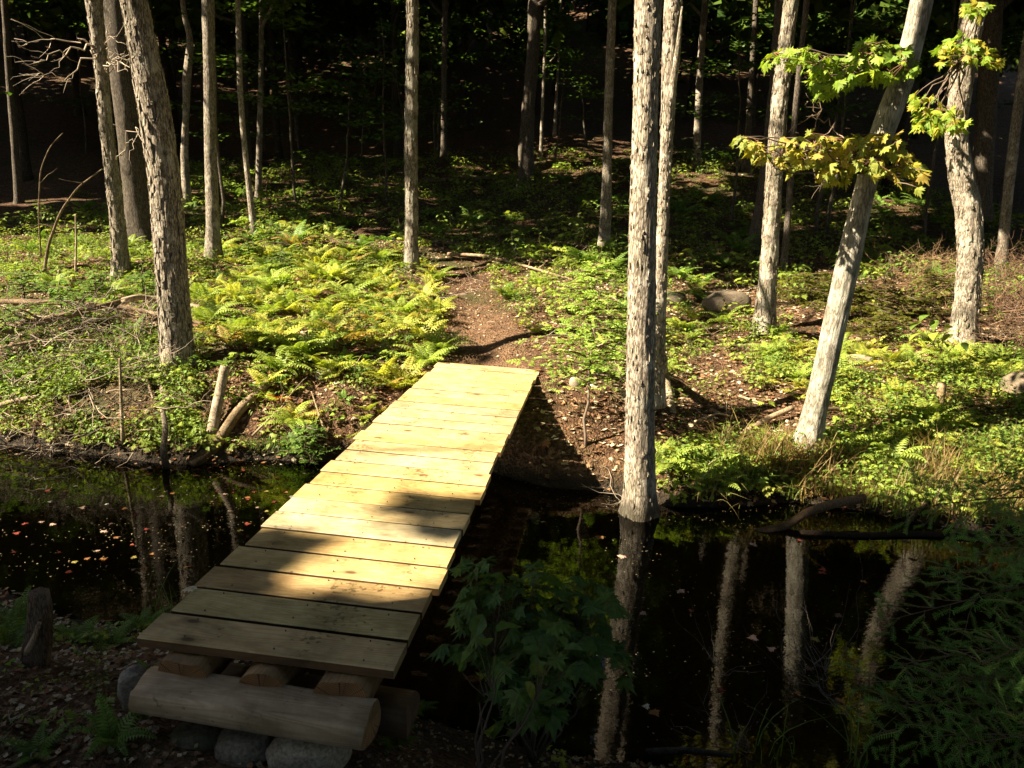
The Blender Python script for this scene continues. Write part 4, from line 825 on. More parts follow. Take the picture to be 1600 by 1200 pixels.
snag('fallen_branch', 'pale split stick leaning on the rotten stump', 'branch', [gpz(38, 1036, .02), at_y(52, 1000, g - .06), at_y(62, 972, g - .05)], .016, .008, tint=(1.0, .8, .65), seed=23)
snag('fallen_branch', 'dead branch arching across the ridge left of the path', 'branch', [gpz(395, 388, .06), gpz(440, 380, .1), gpz(490, 378, .1), gpz(560, 392, .05)], .03, .016, tint=(.4, .32, .25), seed=24)
snag('fallen_branch', 'pale branch lying beyond the path end', 'branch', [gpz(700, 402, .05), gpz(760, 408, .08), gpz(830, 425, .06), gpz(900, 445, .05)], .028, .012, tint=(.9, .75, .6), twigs=3, seed=25)
snag('fallen_log', 'long dim fallen log in the shade behind the mottled trunk', 'log', [gpz(655, 288, .08), gpz(720, 285, .1), gpz(810, 282, .1)], .05, .03, tint=(.6, .5, .4), seed=26)
snag('fallen_branch', 'thin pale stick on the litter right of the twin trunks', 'branch', [gpz(1155, 622, .02), gpz(1178, 630, .02), gpz(1200, 637, .02)], .013, .008, tint=(1.2, 1.1, .9), seed=27)
snag('fallen_branch', 'grey branch half sunk at the bottom right water edge', 'branch', [at_z(1010, 1176, .02), at_z(1075, 1172, .06), at_z(1140, 1180, .05)], .018, .010, tint=(.6, .6, .62), seed=28)
snag('fallen_branch', 'short pale broken branch in the middle of the left fern bank', 'branch', [gpz(488, 570, .07), gpz(510, 574, .08), gpz(545, 588, .06)], .022, .010, tint=(1.1, .95, .75), twigs=2, seed=29)
snag('fallen_branch', 'thin stick standing out of the ferns at the left water edge', 'branch', [gpz(512, 690, .02), gpz(498, 665, .12), gpz(488, 648, .2)], .010, .006, tint=(1.0, .9, .7), seed=30)
for k_, (pts_, r_, lab_) in enumerate((
    ([(198, 540), (222, 580), (240, 632)], .014, 'thin pale stick slanting down under the shaggy trunk'), ([(60, 478), (100, 492), (142, 505)], .012, 'short stick above the long straight fallen branch'),
    ([(0, 432), (60, 440), (140, 436)], .012, 'thin fallen stick on top of the far left bank'), ([(300, 470), (340, 462), (376, 458)], .014, 'pale stick right of the shaggy trunk'),
    ([(96, 612), (112, 650), (118, 690)], .010, 'thin stick standing in the brush pile'), ([(350, 655), (325, 690), (310, 712)], .010, 'thin dead stick leaning beside the two dead logs'),
    ([(580, 470), (620, 476), (655, 486)], .012, 'weathered stick among the ferns left of the path'), ([(395, 690), (430, 660), (452, 640)], .012, 'stick leaning up the bank right of the two dead logs'),
    ([(1085, 668), (1120, 660), (1150, 662)], .010, 'small twig on the litter left of the leaning trunk'), ([(1345, 655), (1400, 648), (1440, 652)], .010, 'stick half hidden in herbs right of the leaning trunk'),
    ([(880, 452), (950, 470), (985, 490)], .014, 'brown fallen stick behind the hemlock sapling'), ([(40, 600), (120, 585), (210, 600)], .012, 'bent stick lying across the middle of the brush pile'))):
    snag('fallen_branch', lab_, 'branch', [gpz(x_, y_, .05 + .03 * (i_ == 1)) for i_, (x_, y_) in enumerate(pts_)], r_, r_ * .6, tint=(1.05, .95, .8), twigs=2, seed=60 + k_)
# splinter of the twin trunk
sp_pts = [at_y(1046, 175, 6.28), at_y(1052, 130, 6.25), at_y(1060, 70, 6.2), at_y(1066, 10, 6.18)]
mark(np.array(sp_pts), np.ones(4))
P = np.concatenate([np.array(sp_pts), np.array([[.02], [.03], [.022], [.008]])], 1); P = resample(P, .04); V, T_ = tube(P[:, :3], P[:, 3], 12, ridges(.2, 4, 3.3)); link('splinter', mesh_tris('splinter', V - np.array(T15.location), T_, None, M_bark, True), T15)

# bare twiggy branches of the left trees (dead, pale), each with fine side twigs
def bare_branch(root, label, start, ends, seed, r0=.012, col=(.34, .27, .20)):
    r = np.random.default_rng(seed); sp = Soup(); loc = np.array(root.location)
    for e in ends:
        w = wander(start, e, 14, .16, .03, int(r.integers(1e6))); sp.add(*tube(w - loc, np.linspace(r0, .002, 14), 5), col)
        for k in range(7):
            i = r.integers(4, 13); d = (w[min(i + 1, 13)] - w[i - 1]); d /= np.linalg.norm(d); d = d + r.normal(0, .7, 3); d /= np.linalg.norm(d)
            sp.add(*tube(wander(w[i], w[i] + d * r.uniform(.1, .45), 6, .2, 0, int(r.integers(1e6))) - loc, np.linspace(.004, .001, 6), 3), col)
    V, T_, C = sp.arrays(); o = link('bare_branch', mesh_tris('bare_branch', V, T_, C, M_twig, True), root)
    for e in ends:
        t = np.linspace(.15, 1, 30)[:, None]; mark(start + (e - start) * t, np.full(30, .55))
    return o
y1 = Q1[0, 1]
bare_branch(T1, '', at_y(152, 72, y1), [at_y(22, 60, y1 - .4), at_y(60, 98, y1 - .8), at_y(36, 118, y1 - .6)], 5)
bare_branch(T1, '', at_y(166, 110, y1 - .1), [at_y(205, 90, y1 - .7), at_y(175, 35, y1 - .7), at_y(212, 66, y1 - .9)], 6, .008)
bare_branch(T1, '', at_y(182, 250, y1 - .1), [at_y(228, 222, y1 - .7)], 7, .008)
bare_branch(T21, '', at_y(1300, 200, 9), [at_y(1262, 160, 8.5), at_y(1280, 300, 8.3), at_y(1262, 255, 8.3)], 8, .006, (.25, .18, .12))

# ------------------------------------------------------------------ plants
def placed(polys, n, rng, ymax=26, margin=.03, ymin=2.0, clump=0.0):
    """ground points whose picture falls in one of the outlines, even per ground area near and thinning with distance"""
    out = []; 
    while len(out) < n:
        k = 4000; x = rng.uniform(-9, 11, k); y = rng.uniform(ymin, ymax, k); z = H(x, y); px, py = project(np.stack([x, y, z], 1)); m = np.zeros(k, bool)
        for p_ in polys: m |= inpoly(px, py, p_)
        m &= fbm(x, y, 6.6, 1.5, 2) > clump; m &= z > margin; m &= np.abs(x - path_x(y)) > (.24 - .05 * (y - 7)) * ((y > 6.6) & (y < 9.2))
        bx = (np.stack([x, y, z], 1) - BMn[:3, 3]) @ BMn[:3, :3]; m &= ~((bx[:, 0] > -.12) & (bx[:, 0] < BW + .1) & (bx[:, 1] > -.1) & (bx[:, 1] < BL + .05))
        out += [(x[i], y[i], z[i]) for i in np.nonzero(m)[0]]
    return np.array(out[:n])
FERNZ = [[(330, 385), (640, 395), (690, 440), (690, 565), (560, 690), (430, 700), (300, 600), (310, 470)]]
LEFTZ = [[(-60, 375), (330, 375), (330, 560), (-60, 560)]]
BRUSHZ = [[(-60, 550), (290, 550), (330, 700), (480, 712), (-60, 712)]]
RIGHTZ = [[(1200, 530), (1360, 540), (1640, 560), (1640, 760), (1310, 760), (1300, 640), (1180, 620)], [(1060, 790), (1030, 730), (1110, 700), (1180, 750), (1180, 790)]]
LITTERZ = [[(1040, 480), (1240, 500), (1250, 700), (1100, 720), (1040, 700)]]
MIDZ = [[(700, 395), (1000, 400), (1200, 500), (1180, 560), (1100, 560), (980, 620), (850, 560), (800, 500)]]
SHADEZ = [[(-60, 250), (1650, 230), (1650, 520), (1200, 470), (700, 400), (-60, 372)]]
SHOREZ = [[(1030, 700), (1640, 690), (1640, 850), (1030, 815)]]
GRASSZ = [[(1110, 700), (1290, 690), (1620, 700), (1620, 835), (1400, 830), (1110, 795)]]
NEARZ = [[(-60, 930), (240, 960), (240, 1200), (-60, 1200)], [(590, 1080), (1100, 1140), (1100, 1200), (590, 1200)]]
rp = np.random.default_rng(33)
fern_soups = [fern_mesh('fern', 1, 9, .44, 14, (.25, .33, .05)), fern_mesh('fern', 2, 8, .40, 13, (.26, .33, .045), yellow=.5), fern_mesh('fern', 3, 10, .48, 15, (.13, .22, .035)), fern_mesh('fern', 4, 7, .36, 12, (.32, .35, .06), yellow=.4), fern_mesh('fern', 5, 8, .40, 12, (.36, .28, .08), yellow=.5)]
FERNM = [s_.mesh('fern', M_leaf) for s_ in fern_soups]; FERNA = [s_.arrays() for s_ in fern_soups]
FSIDE = {'ferns on the sunny left bank': 'left', 'ferns at the far left bank': 'far', 'ferns on the sunny right bank': 'right', 'ferns right of the footpath': 'mid', 'ferns in the shaded woods': 'shade'}
FTONE = ['green', 'yellow-green', 'dark green', 'pale yellow', 'bronze-tinged']
def fern_label(p, k, side):
    px, py = project(np.array(p)); px, py = float(px), float(py)
    if side == 'left': w = 'along the left edge of the footpath' if px > 600 and py < 560 else 'on the slope right beside the bridge' if px > 520 else 'low on the left bank near the water' if py > 600 else 'on the top of the left bank' if py < 450 else 'around the shaggy trunk' if px < 360 else 'in the middle of the left bank'
    elif side == 'mid': w = 'behind the hemlock sapling' if 820 < px < 990 else 'along the right edge of the footpath' if px <= 820 else 'near the dark boulder behind the twin trunks'
    elif side == 'right': w = 'between the leaning trunk and the stout one' if px < 1250 else 'above the grassy right water edge' if py > 640 else 'below the S-bend trunk and the brush heaps' if px > 1400 else 'just right of the leaning trunk'
    elif side == 'far': w = 'under the pale slim trunk' if px > 130 else 'at the left edge of the view'
    else: w = 'left of the mottled path trunk' if px < 640 else 'between the path trunk and the stout pale one' if px < 990 else 'behind the leaning trunk and the boulders'
    a = 'dim ' if side == 'shade' else ''
    return '%s%s fern %s' % (a, FTONE[k], w)
def put_fern(p, s_, k, label, group, tint=1.0):
    if group in FSIDE: label = fern_label(p, k, FSIDE[group]); group = 'ferns: ' + label.split(' fern ')[1]
    o = link('fern', FERNM[k]); o.location = (p[0], p[1], p[2] - .01); o.rotation_euler = (rp.normal(0, .12), rp.normal(0, .12), rp.uniform(0, 6.28)); o.scale = (s_, s_, s_ * rp.uniform(.8, 1.15)); t = rp.uniform(.85, 1.15) * tint; o.color = (t, t, t, 1)
    return tag(o, label, 'fern', group)
for p in placed(FERNZ, 190, rp, 14, clump=.47): put_fern(p, rp.uniform(.4, 1.1), int(rp.choice([0, 0, 1, 1, 3, 3, 3, 4])), 'yellow-green fern on the sunny bank left of the footpath', 'ferns on the sunny left bank')
for p in placed(LEFTZ, 22, rp, 14): put_fern(p, rp.uniform(.5, .9), int(rp.choice([0, 2])), 'green fern among low plants at the far left bank', 'ferns at the far left bank')
for p in placed(RIGHTZ, 60, rp, 12): put_fern(p, rp.uniform(.5, .85), int(rp.choice([0, 0, 1, 1, 3])), 'bright green fern on the sunny right bank', 'ferns on the sunny right bank')
for p in placed(MIDZ, 40, rp, 14): put_fern(p, rp.uniform(.5, .85), int(rp.choice([0, 1, 2])), 'fern right of the footpath beyond the bridge', 'ferns right of the footpath')
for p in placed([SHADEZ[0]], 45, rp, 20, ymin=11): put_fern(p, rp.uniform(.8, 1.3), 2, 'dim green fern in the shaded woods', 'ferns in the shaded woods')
NEARF = {(178, 1010): 'small dark fern between the rotten stump and the first board', (120, 1000): 'small dark fern just right of the rotten stump', (30, 985): 'fern arching at the left edge beside the rotten stump', (232, 985): 'fern touching the left corner of the second board', (172, 1165): 'fern left of the sill log near the bottom of the view', (60, 1185): 'dark fern in the bottom left corner', (640, 1120): 'dark fern beside the dark foundation log end', (12, 1010): 'leftmost fern at the near water edge', (620, 1165): 'dark fern right of the largest pale stone', (235, 1060): 'tiny fern frond at the left end of the sill log'}
for (x, y, s_) in ((178, 1010, .42), (120, 1000, .4), (30, 985, .5), (232, 985, .42), (172, 1165, .42), (60, 1185, .38), (640, 1120, .34), (12, 1010, .5), (620, 1165, .3), (235, 1060, .28)):
    put_fern(gp(x, y), s_, 2, NEARF[(x, y)], None)
for (x, y, s_) in ((1132, 508, .9), (1215, 530, .8), (1430, 405, 1.3), (1500, 600, .7), (1452, 540, .8), (1418, 570, .8)):
    put_fern(gp(x, y), s_, 0, 'large arching fern near the boulders and brush on the right bank', 'large ferns on the right bank')

def bake_scatter(name, label, cat, items, mat, kind='stuff'):
    sp = Soup()
    for tm, P, S_, C in items:
        k = len(P)
        if k == 0: continue
        M = rotz(rp.uniform(0, 6.28, k)) @ rotx(rp.normal(0, .18, k)) @ roty(rp.normal(0, .18, k)); sp.scatter(tm, M * S_[:, None, None], P, C)
    o = link(name, sp.mesh(name, mat)); return tag(o, label, cat, kind=kind)
def cols(k, lo=.75, hi=1.25, tint=(1, 1, 1)): return rp.uniform(lo, hi, (k, 1)) * np.array(tint) * rp.uniform(.9, 1.1, (k, 3))
SEED = [seedling_soup(i, n, s_, h, b_, kd).arrays() for i, (n, s_, h, b_, kd) in enumerate(((9, .040, .12, (.22, .30, .04), 'ovate'), (10, .036, .15, (.17, .25, .035), 'ovate'), (7, .05, .12, (.26, .32, .045), 'maple'), (13, .026, .09, (.28, .34, .04), 'ovate'), (11, .032, .20, (.14, .22, .035), 'ovate')))]
items = []
for zone, n, ymx in ((LITTERZ, 220, 13), (LEFTZ, 1700, 15), (BRUSHZ, 1200, 9), (RIGHTZ, 1550, 12), (MIDZ, 750, 14), (FERNZ, 1100, 14), (SHADEZ, 4200, 24), (SHOREZ, 750, 7), (NEARZ, 60, 5)):
    P = placed(zone, n, rp, ymx, ymin=2.0 if zone is NEARZ else 4.9); cl = fbm(P[:, 0], P[:, 1], 1.7, 1.6, 2); P = P[cl > .40]
    idx = rp.integers(0, 5, len(P))
    for j in range(5):
        Pj = P[idx == j]; s_ = rp.uniform(.6, 1.2, len(Pj)) * (1.9 if zone is SHADEZ else 1.0) * (.6 if zone is NEARZ else 1); items.append((SEED[j], Pj, s_, cols(len(Pj))))
bake_scatter('undergrowth', 'low leafy seedlings and herbs covering the banks', 'undergrowth', items, M_leaf)
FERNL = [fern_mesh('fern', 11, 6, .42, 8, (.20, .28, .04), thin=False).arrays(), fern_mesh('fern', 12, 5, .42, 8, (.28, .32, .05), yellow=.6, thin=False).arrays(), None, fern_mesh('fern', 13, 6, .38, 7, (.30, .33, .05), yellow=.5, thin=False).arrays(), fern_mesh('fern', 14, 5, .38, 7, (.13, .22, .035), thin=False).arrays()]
items = []
P = placed(FERNZ, 480, rp, 14, clump=.42); 
for j in (0, 1, 3, 4): items.append((FERNL[j], P[j::5], rp.uniform(.28, .55, len(P[j::5])), cols(len(P[j::5]))))
P = placed(RIGHTZ, 160, rp, 12); items.append((FERNL[1], P, rp.uniform(.25, .5, len(P)), cols(len(P))))
P = placed(LEFTZ, 160, rp, 14); items.append((FERNL[0], P, rp.uniform(.25, .5, len(P)), cols(len(P))))
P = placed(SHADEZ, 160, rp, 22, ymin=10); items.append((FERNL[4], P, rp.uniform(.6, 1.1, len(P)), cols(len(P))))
bake_scatter('fern_ground_cover', 'small ferns filling the bank between the larger ones', 'ferns', items, M_leaf)
# leaf litter
LIT = [(np.array([[-.5, 0, .05], [-.1, -.35, 0], [.5, -.05, .12], [.05, .35, .02], [0, 0, -.05]]), np.array([[0, 1, 4], [1, 2, 4], [2, 3, 4], [3, 0, 4]]), np.ones((4, 3)) * np.array([[1], [.9], [1.1], [1]])), maple_template(fold=.5)]
litc = np.array([[.56, .46, .33], [.34, .22, .13], [.26, .15, .08], [.42, .31, .20], [.20, .11, .06], [.48, .38, .26], [.30, .13, .06]])
items = []
LZ = [[(-60, 370), (1650, 380), (1650, 850), (1040, 810), (840, 760), (840, 560), (690, 560), (470, 740), (-60, 720)]]
def litter_pts(poly, n, ymx, ymin, keep_path=True):
    out = []
    while len(out) < n:
        k = 20000; x = rp.uniform(-9, 11, k); y = rp.uniform(ymin, ymx, k); z = H(x, y); px, py = project(np.stack([x, y, z], 1)); m = inpoly(px, py, poly) & (z > .0)
        out += [(x[i], y[i], z[i]) for i in np.nonzero(m)[0]]
    return np.array(out[:n])
for poly, n, ymx, ymin in ((LZ[0], 36000, 15, 4.9), ([(-60, 230), (1650, 200), (1650, 380), (-60, 372)], 6000, 26, 10), ([(-60, 900), (1100, 900), (1100, 1210), (-60, 1210)], 2600, 4, 1.7)):
    P = litter_pts(poly, n, ymx, ymin); P[:, 2] += rp.uniform(.002, .02, len(P)); near = np.abs(P[:, 0] - path_x(P[:, 1])) < .38
    P = P[~near | (rp.random(len(P)) < .8)]; near = np.abs(P[:, 0] - path_x(P[:, 1])) < .38
    h2 = rp.random(len(P)) < .75; sc_ = 1.0 if ymin > 3 else .55
    for t_, Pq in ((LIT[0], P[h2]), (LIT[1], P[~h2])): items.append((t_, Pq, rp.uniform(.03, .065, len(Pq)) * sc_ * np.where(np.abs(Pq[:, 0] - path_x(Pq[:, 1])) < .34, .6, 1.0), litc[rp.integers(0, 7, len(Pq))] * rp.uniform(.6, 1.15, (len(Pq), 1))))
bake_scatter('leaf_litter', 'dry brown and tan fallen leaves covering the banks', 'leaf litter', items, M_dry)
# grass along the right water edge
GR = [grass_soup(1, 34, .22, .07, (.16, .21, .035), 1.0).arrays(), grass_soup(2, 50, .27, .08, (.24, .17, .06), .9).arrays(), grass_soup(3, 30, .20, .06, (.12, .19, .03), 1.2).arrays()]
P = placed(GRASSZ, 120, rp, 7, .02, 4.8); items = [(GR[0], P[::3], rp.uniform(.7, 1.2, len(P[::3])), cols(len(P[::3]))), (GR[1], P[1::3], rp.uniform(.7, 1.3, len(P[1::3])), cols(len(P[1::3]))), (GR[2], P[2::3], rp.uniform(.6, 1.1, len(P[2::3])), cols(len(P[2::3])))]
P = np.array([gp(x, y) for x, y in [(1160 + 14 * i, 742 - 7 * (i % 4)) for i in range(11)] + [(390 + 9 * i, 696 + 3 * (i % 3)) for i in range(11)] + [(285, 690), (300, 680)]]); items.append((GR[1], P[:11], rp.uniform(1.0, 1.5, 11), cols(11))); items.append((GR[2], P[11:], rp.uniform(.5, .8, 13), cols(13, tint=(.9, 1, 1))))
bake_scatter('bank_grass', 'green and brown grass tufts overhanging the right water edge', 'grass', items, M_leaf)
for (x, y, h_, lab) in ((1205, 1190, 1.0, 'grass tuft with tall blades at the bottom of the view right of the maple bush'), (255, 965, .9, 'thin arching grass tuft at the water edge left of the bridge boards'), (1345, 1195, .9, 'grass tuft at the bottom of the view below the hemlock boughs')):
    q = gp(x, y); sp = grass_soup(int(x), 12, .34, .05, (.10, .16, .03), .9); o = link('grass_tuft', sp.mesh('grass_tuft', M_leaf)); o.location = (q[0], q[1], max(q[2], -.02)); o.scale = (h_,) * 3; tag(o, lab, 'grass')
# rusty fern clump
g = gp(440, 632); o = link('fern', fern_mesh('fern', 9, 8, .16, 9, (.42, .11, .02)).mesh('fern', M_leaf)); o.location = tuple(g); tag(o, 'small rust-orange fern clump low on the left bank', 'fern')

# brush: tangles of dead twigs
def tangle(name, label, polys_or_pts, n, ln, seed, cols_=((.30, .23, .16), (.42, .35, .26), (.22, .16, .11)), r=.004, up=.35, base=.02, near=False, kind=None):
    rr = np.random.default_rng(seed); sp = Soup()
    P = polys_or_pts
    for i in range(n):
        p_ = P[rr.integers(0, len(P))] + np.array([0, 0, base * rr.random()]); a = rr.uniform(0, 6.283); e = rr.normal(up, .35); l = ln * rr.uniform(.4, 1.2); d = np.array([math.cos(a) * math.cos(e), math.sin(a) * math.cos(e), math.sin(e)])
        w = wander(p_, p_ + d * l, 7, .12, rr.uniform(-.02, .12), int(rr.integers(1e6))); c = np.array(cols_[rr.integers(0, len(cols_))]) * rr.uniform(.7, 1.2); sp.add(*tube(w, np.linspace(r * rr.uniform(.6, 1.5), r * .25, 7), 3, cap=False), c)
        if rr.random() < .5:
            k = rr.integers(2, 6); d2 = d + rr.normal(0, .7, 3); d2 /= np.linalg.norm(d2); sp.add(*tube(wander(w[k], w[k] + d2 * l * .4, 5, .1, 0, int(rr.integers(1e6))), np.linspace(r * .6, r * .2, 5), 3, cap=False), c)
    o = link(name, sp.mesh(name, M_twig, True)); return tag(o, label, 'brush', kind=kind)
def pts_in(poly, n, zmin=-.05, ymx=15, ymin=1.8):
    out = []
    while len(out) < n:
        x = rp.uniform(-9, 11, 6000); y = rp.uniform(ymin, ymx, 6000); z = np.maximum(H(x, y), 0); px, py = project(np.stack([x, y, z], 1)); m = inpoly(px, py, poly); out += [(x[i], y[i], z[i]) for i in np.nonzero(m)[0]]
    return np.array(out[:n])
tangle('brush_pile', 'tangle of dead pale twigs hanging to the water on the left bank', pts_in([(-60, 520), (240, 520), (290, 640), (270, 715), (-60, 715)], 200), 420, .55, 1, cols_=((.19, .14, .095), (.30, .24, .175), (.12, .085, .06)), base=.4, up=.1, kind='stuff')
tangle('brush_twigs', 'fine dead twigs poking out of the pond at the left', pts_in([(10, 700), (150, 705), (130, 770), (30, 760)], 40), 45, .45, 2, up=.25, r=.003, kind='stuff')
tangle('brush_heap', 'heap of brown dead spruce brush behind the right bank', pts_in([(1370, 425), (1500, 425), (1500, 500), (1380, 500)], 100), 650, .32, 3, cols_=((.21, .115, .055), (.15, .085, .04), (.26, .17, .09)), base=.32, r=.0035, kind='stuff')
tangle('brush_heap', 'dark brown tangle of brush right of the S-bend trunk', pts_in([(1535, 440), (1620, 440), (1620, 570), (1540, 570)], 100), 850, .38, 4, cols_=((.15, .08, .04), (.10, .055, .03), (.20, .12, .065)), base=.55, r=.0035, kind='stuff')
tangle('bank_twigs', 'scattered fallen twigs lying all over the banks', np.concatenate([pts_in(LZ[0], 300, ymx=14, ymin=5), pts_in([(0, 260), (1600, 260), (1600, 380), (0, 370)], 80, ymx=22, ymin=10)]), 620, .38, 5, up=.12, r=.0035, base=.05, kind='stuff')
tangle('drowned_shrub', 'bare twiggy shrub standing in the water at the bottom right', pts_in([(1110, 1040), (1340, 1030), (1330, 1180), (1120, 1185)], 14, ymx=5), 55, .42, 6, cols_=((.085, .065, .05), (.12, .095, .075)), up=.6, r=.002, kind='stuff')
P = pts_in([(-60, 1040), (240, 1060), (240, 1200), (-60, 1200)], 60, ymx=4); tangle('chip_litter', 'wood chips and twig bits on the near bank soil', P, 160, .07, 7, up=.05, r=.0018, base=.01, kind='stuff')

# ------------------------------------------------------------------ low green spruce brush behind the right bank, hemlock sapling, hemlock boughs
SPR = [needle_spray(1, .075, 20, .014), needle_spray(2, .06, 16, .013), needle_spray(3, .09, 24, .014)]
SPC = [needle_spray(4, .075, 9, .022, (.10, .15, .03)), needle_spray(5, .06, 7, .020, (.09, .14, .03))]
for _s in SPC:
    _v = _s[0]; _v[9:, :] += 0
def fatten(tmpl, f):
    """wider needles for boughs seen from afar"""
    V, T_, C = tmpl; V = V.copy(); k = 9 if len(V) > 9 else 0
    q = V[k:].reshape(-1, 5, 3); m = (q[:, 0] + q[:, 1]) / 2; q[:, 0] = m + (q[:, 0] - m) * f; q[:, 1] = m + (q[:, 1] - m) * f
    m2 = (q[:, 2] + q[:, 4]) / 2; q[:, 2] = m2 + (q[:, 2] - m2) * f; q[:, 4] = m2 + (q[:, 4] - m2) * f; V[k:] = q.reshape(-1, 3); return V, T_, C
SPC = [fatten(t_, 4.5) for t_ in SPC]; SPR = [fatten(t_, 1.7) for t_ in SPR]
def conifer_bough(L_, seed, width=.35, droop=.2, col=(1, 1, 1), scale=1.0, coarse=False):
    """a flat drooping bough along +x: side twigs carrying short sprays of needles"""
    r = np.random.default_rng(seed); sp = Soup(); t = np.linspace(0, 1, 12); ax = np.stack([L_ * t, .05 * np.sin(t * 4 + seed) * L_, L_ * (.12 * t - droop * t ** 2)], 1)
    sp.add(*tube(ax, np.linspace(.006, .0015, 12) * scale, 4), (.13, .09, .05)); n = max(6, int(L_ / (.035 if not coarse else .045) / scale)); bank = SPC if coarse else SPR; Ms, Ls, Ks = [], [], []
    for i in range(n):
        u = (i + .6) / n; p_ = np.array([np.interp(u, t, ax[:, k]) for k in range(3)]); side = 1 if i % 2 else -1; wl = width * L_ * (min(1, u * 3 + .2) * (1 - u) ** .75 + .10) * r.uniform(.7, 1.15)
        a = side * r.uniform(.7, 1.2); d = np.array([math.cos(a), math.sin(a), r.normal(-.18, .15)]); e = p_ + d * wl
        if not coarse: sp.add(*tube(wander(p_, e, 4, .06, 0, int(r.integers(1e6))), np.linspace(.0022, .0008, 4), 3, cap=False), (.12, .085, .05))
        m = max(2, int(wl / (.026 * scale)))
        for j in range(m):
            v = (j + .5) / m; q = p_ + d * wl * v + np.array([0, 0, -.02 * wl * v]); b_ = a + (1 if j % 2 else -1) * r.uniform(.45, .9) * (1 - .5 * v); Ms.append(rotz(b_) @ roty(r.normal(.12, .22)) @ rotx(r.normal(0, .3)) * scale * r.uniform(.65, 1.1) * (1 - .35 * v)); Ls.append(q); Ks.append(r.integers(0, len(bank)))
    Ms, Ls, Ks = np.array(Ms), np.array(Ls), np.array(Ks)
    for k in range(len(bank)):
        m_ = Ks == k
        if m_.any(): sp.scatter(bank[k], Ms[m_], Ls[m_], np.array([col]) * r.uniform(.75, 1.35, (m_.sum(), 1)))
    return sp
def conifer(label, base, height, bough_l, n, col, seed, cat='hemlock', r0=.015, z0=.1, lean=(0, 0), scale=1.0, coarse=True, name='hemlock_sapling', stemcol=(.14, .10, .07)):
    root = empty(name, tuple(base)); tag(root, label, cat); r = np.random.default_rng(seed); w = wander((0, 0, -.03), (lean[0], lean[1], height), 12, .018, 0, seed)
    link('trunk', mesh_tris('trunk', *(lambda vt: (vt[0], vt[1], np.ones((len(vt[1]), 3)) * np.array(stemcol)))(tube(w, np.linspace(r0, .002, 12), 8)), M_twig, True), root)
    for i in range(n):
        u = z0 + (1 - z0) * (i + .5) / n; p_ = np.array([np.interp(u, np.linspace(0, 1, 12), w[:, k]) for k in range(3)])
        L_ = bough_l * (1 - u) ** .45 * r.uniform(.7, 1.1) * min(1, (u - z0) * 3 + .6); o = link('bough', conifer_bough(max(.08, L_), seed * 50 + i, col=col, scale=scale, coarse=coarse).mesh('bough', M_leaf), root)
        o.location = tuple(p_); o.rotation_euler = (0, r.normal(-.05, .1), i * 2.4 + r.normal(0, .3))
    return root
g = gp(915, 700)
conifer('slender pale green hemlock sapling on the bank right of the bridge end', g, 1.38, .80, 56, (2.5, 2.5, 1.9), 3, z0=.38, lean=(.03, .28), scale=1.45, r0=.013)
g = gp(1345, 545)
for (x, y, s_, lab) in ((1255, 470, .8, 'dark green low spruce brush behind the fern clump'), (1400, 500, .8, 'mossy green heap of spruce brush in front of the brown brush'), (1375, 530, .6, 'lower mossy spruce brush above the flat pale stone'), (1295, 478, .9, 'dark spruce brush right behind the leaning trunk'), (1455, 478, .9, 'brown-green spruce brush at the foot of the brown heap'), (1345, 500, .8, 'middle mossy heap of spruce brush between its two neighbours')):
    q = gp(x, y); conifer(lab, q, .46 * s_, 1.0 * s_, 26, (1.15, .85, .5), int(x), cat='spruce brush', z0=.05, scale=1.5, name='spruce_brush')
for (x, y, s_, lab) in ((100, 515, .7, 'small dark green spruce at the far left bank'), (40, 480, .6, 'bushy spruce seedling at the left edge of the bank'), (480, 708, .36, 'rounded dark green seedling at the water edge left of the bridge'), (440, 430, .5, 'small blue-green spruce seedling on top of the fern bank'), (15, 560, .7, 'dark green spruce seedling behind the stout branch end at the left edge'), (150, 470, .5, 'low spruce seedling under the pale slim trunk'), (390, 410, .5, 'small spruce seedling right of the straight brownish trunk'), (225, 470, .5, 'dark spruce seedling between the pale slim and shaggy trunks')):
    q = gp(x, y); conifer(lab, q, .65 * s_, .75 * s_, 20, (1.3, 1.5, 1.2), int(x) + 3, cat='spruce', z0=.02, scale=1.3, name='spruce_seedling')
# hemlock at the right, its boughs reaching into view over the water
hem = empty('hemlock_tree', (2.75, 2.25, .2)); tag(hem, 'hemlock at the right edge with dark boughs over the water', 'hemlock')
w = wander((0, 0, -.3), (.1, .0, 4.2), 12, .02, 0, 3); link('trunk', mesh_tris('trunk', *tube(w, np.linspace(.07, .015, 12), 14, ridges(.1, 4, 3)), None, M_bark_d, True), hem)
rh = np.random.default_rng(6); HL = np.array(hem.location)
def aim_bough(tip_px, tip_Y, z_from, seed, width=.40):
    tip = at_y(tip_px[0], tip_px[1], tip_Y); st = np.array([HL[0], HL[1], z_from]); d = tip - st; L_ = float(np.linalg.norm(d))
    o = link('bough', conifer_bough(L_, seed, width * .8, .22, (1.7, 2.1, 1.2), 1.15).mesh('bough', M_leaf), hem); o.location = tuple(st - HL); q = Vector(tuple(d + np.array([0, 0, L_ * .05]))).to_track_quat('X', 'Z'); o.rotation_euler = (q @ __import__('mathutils').Quaternion((1, 0, 0), rh.normal(-.35, .25))).to_euler()
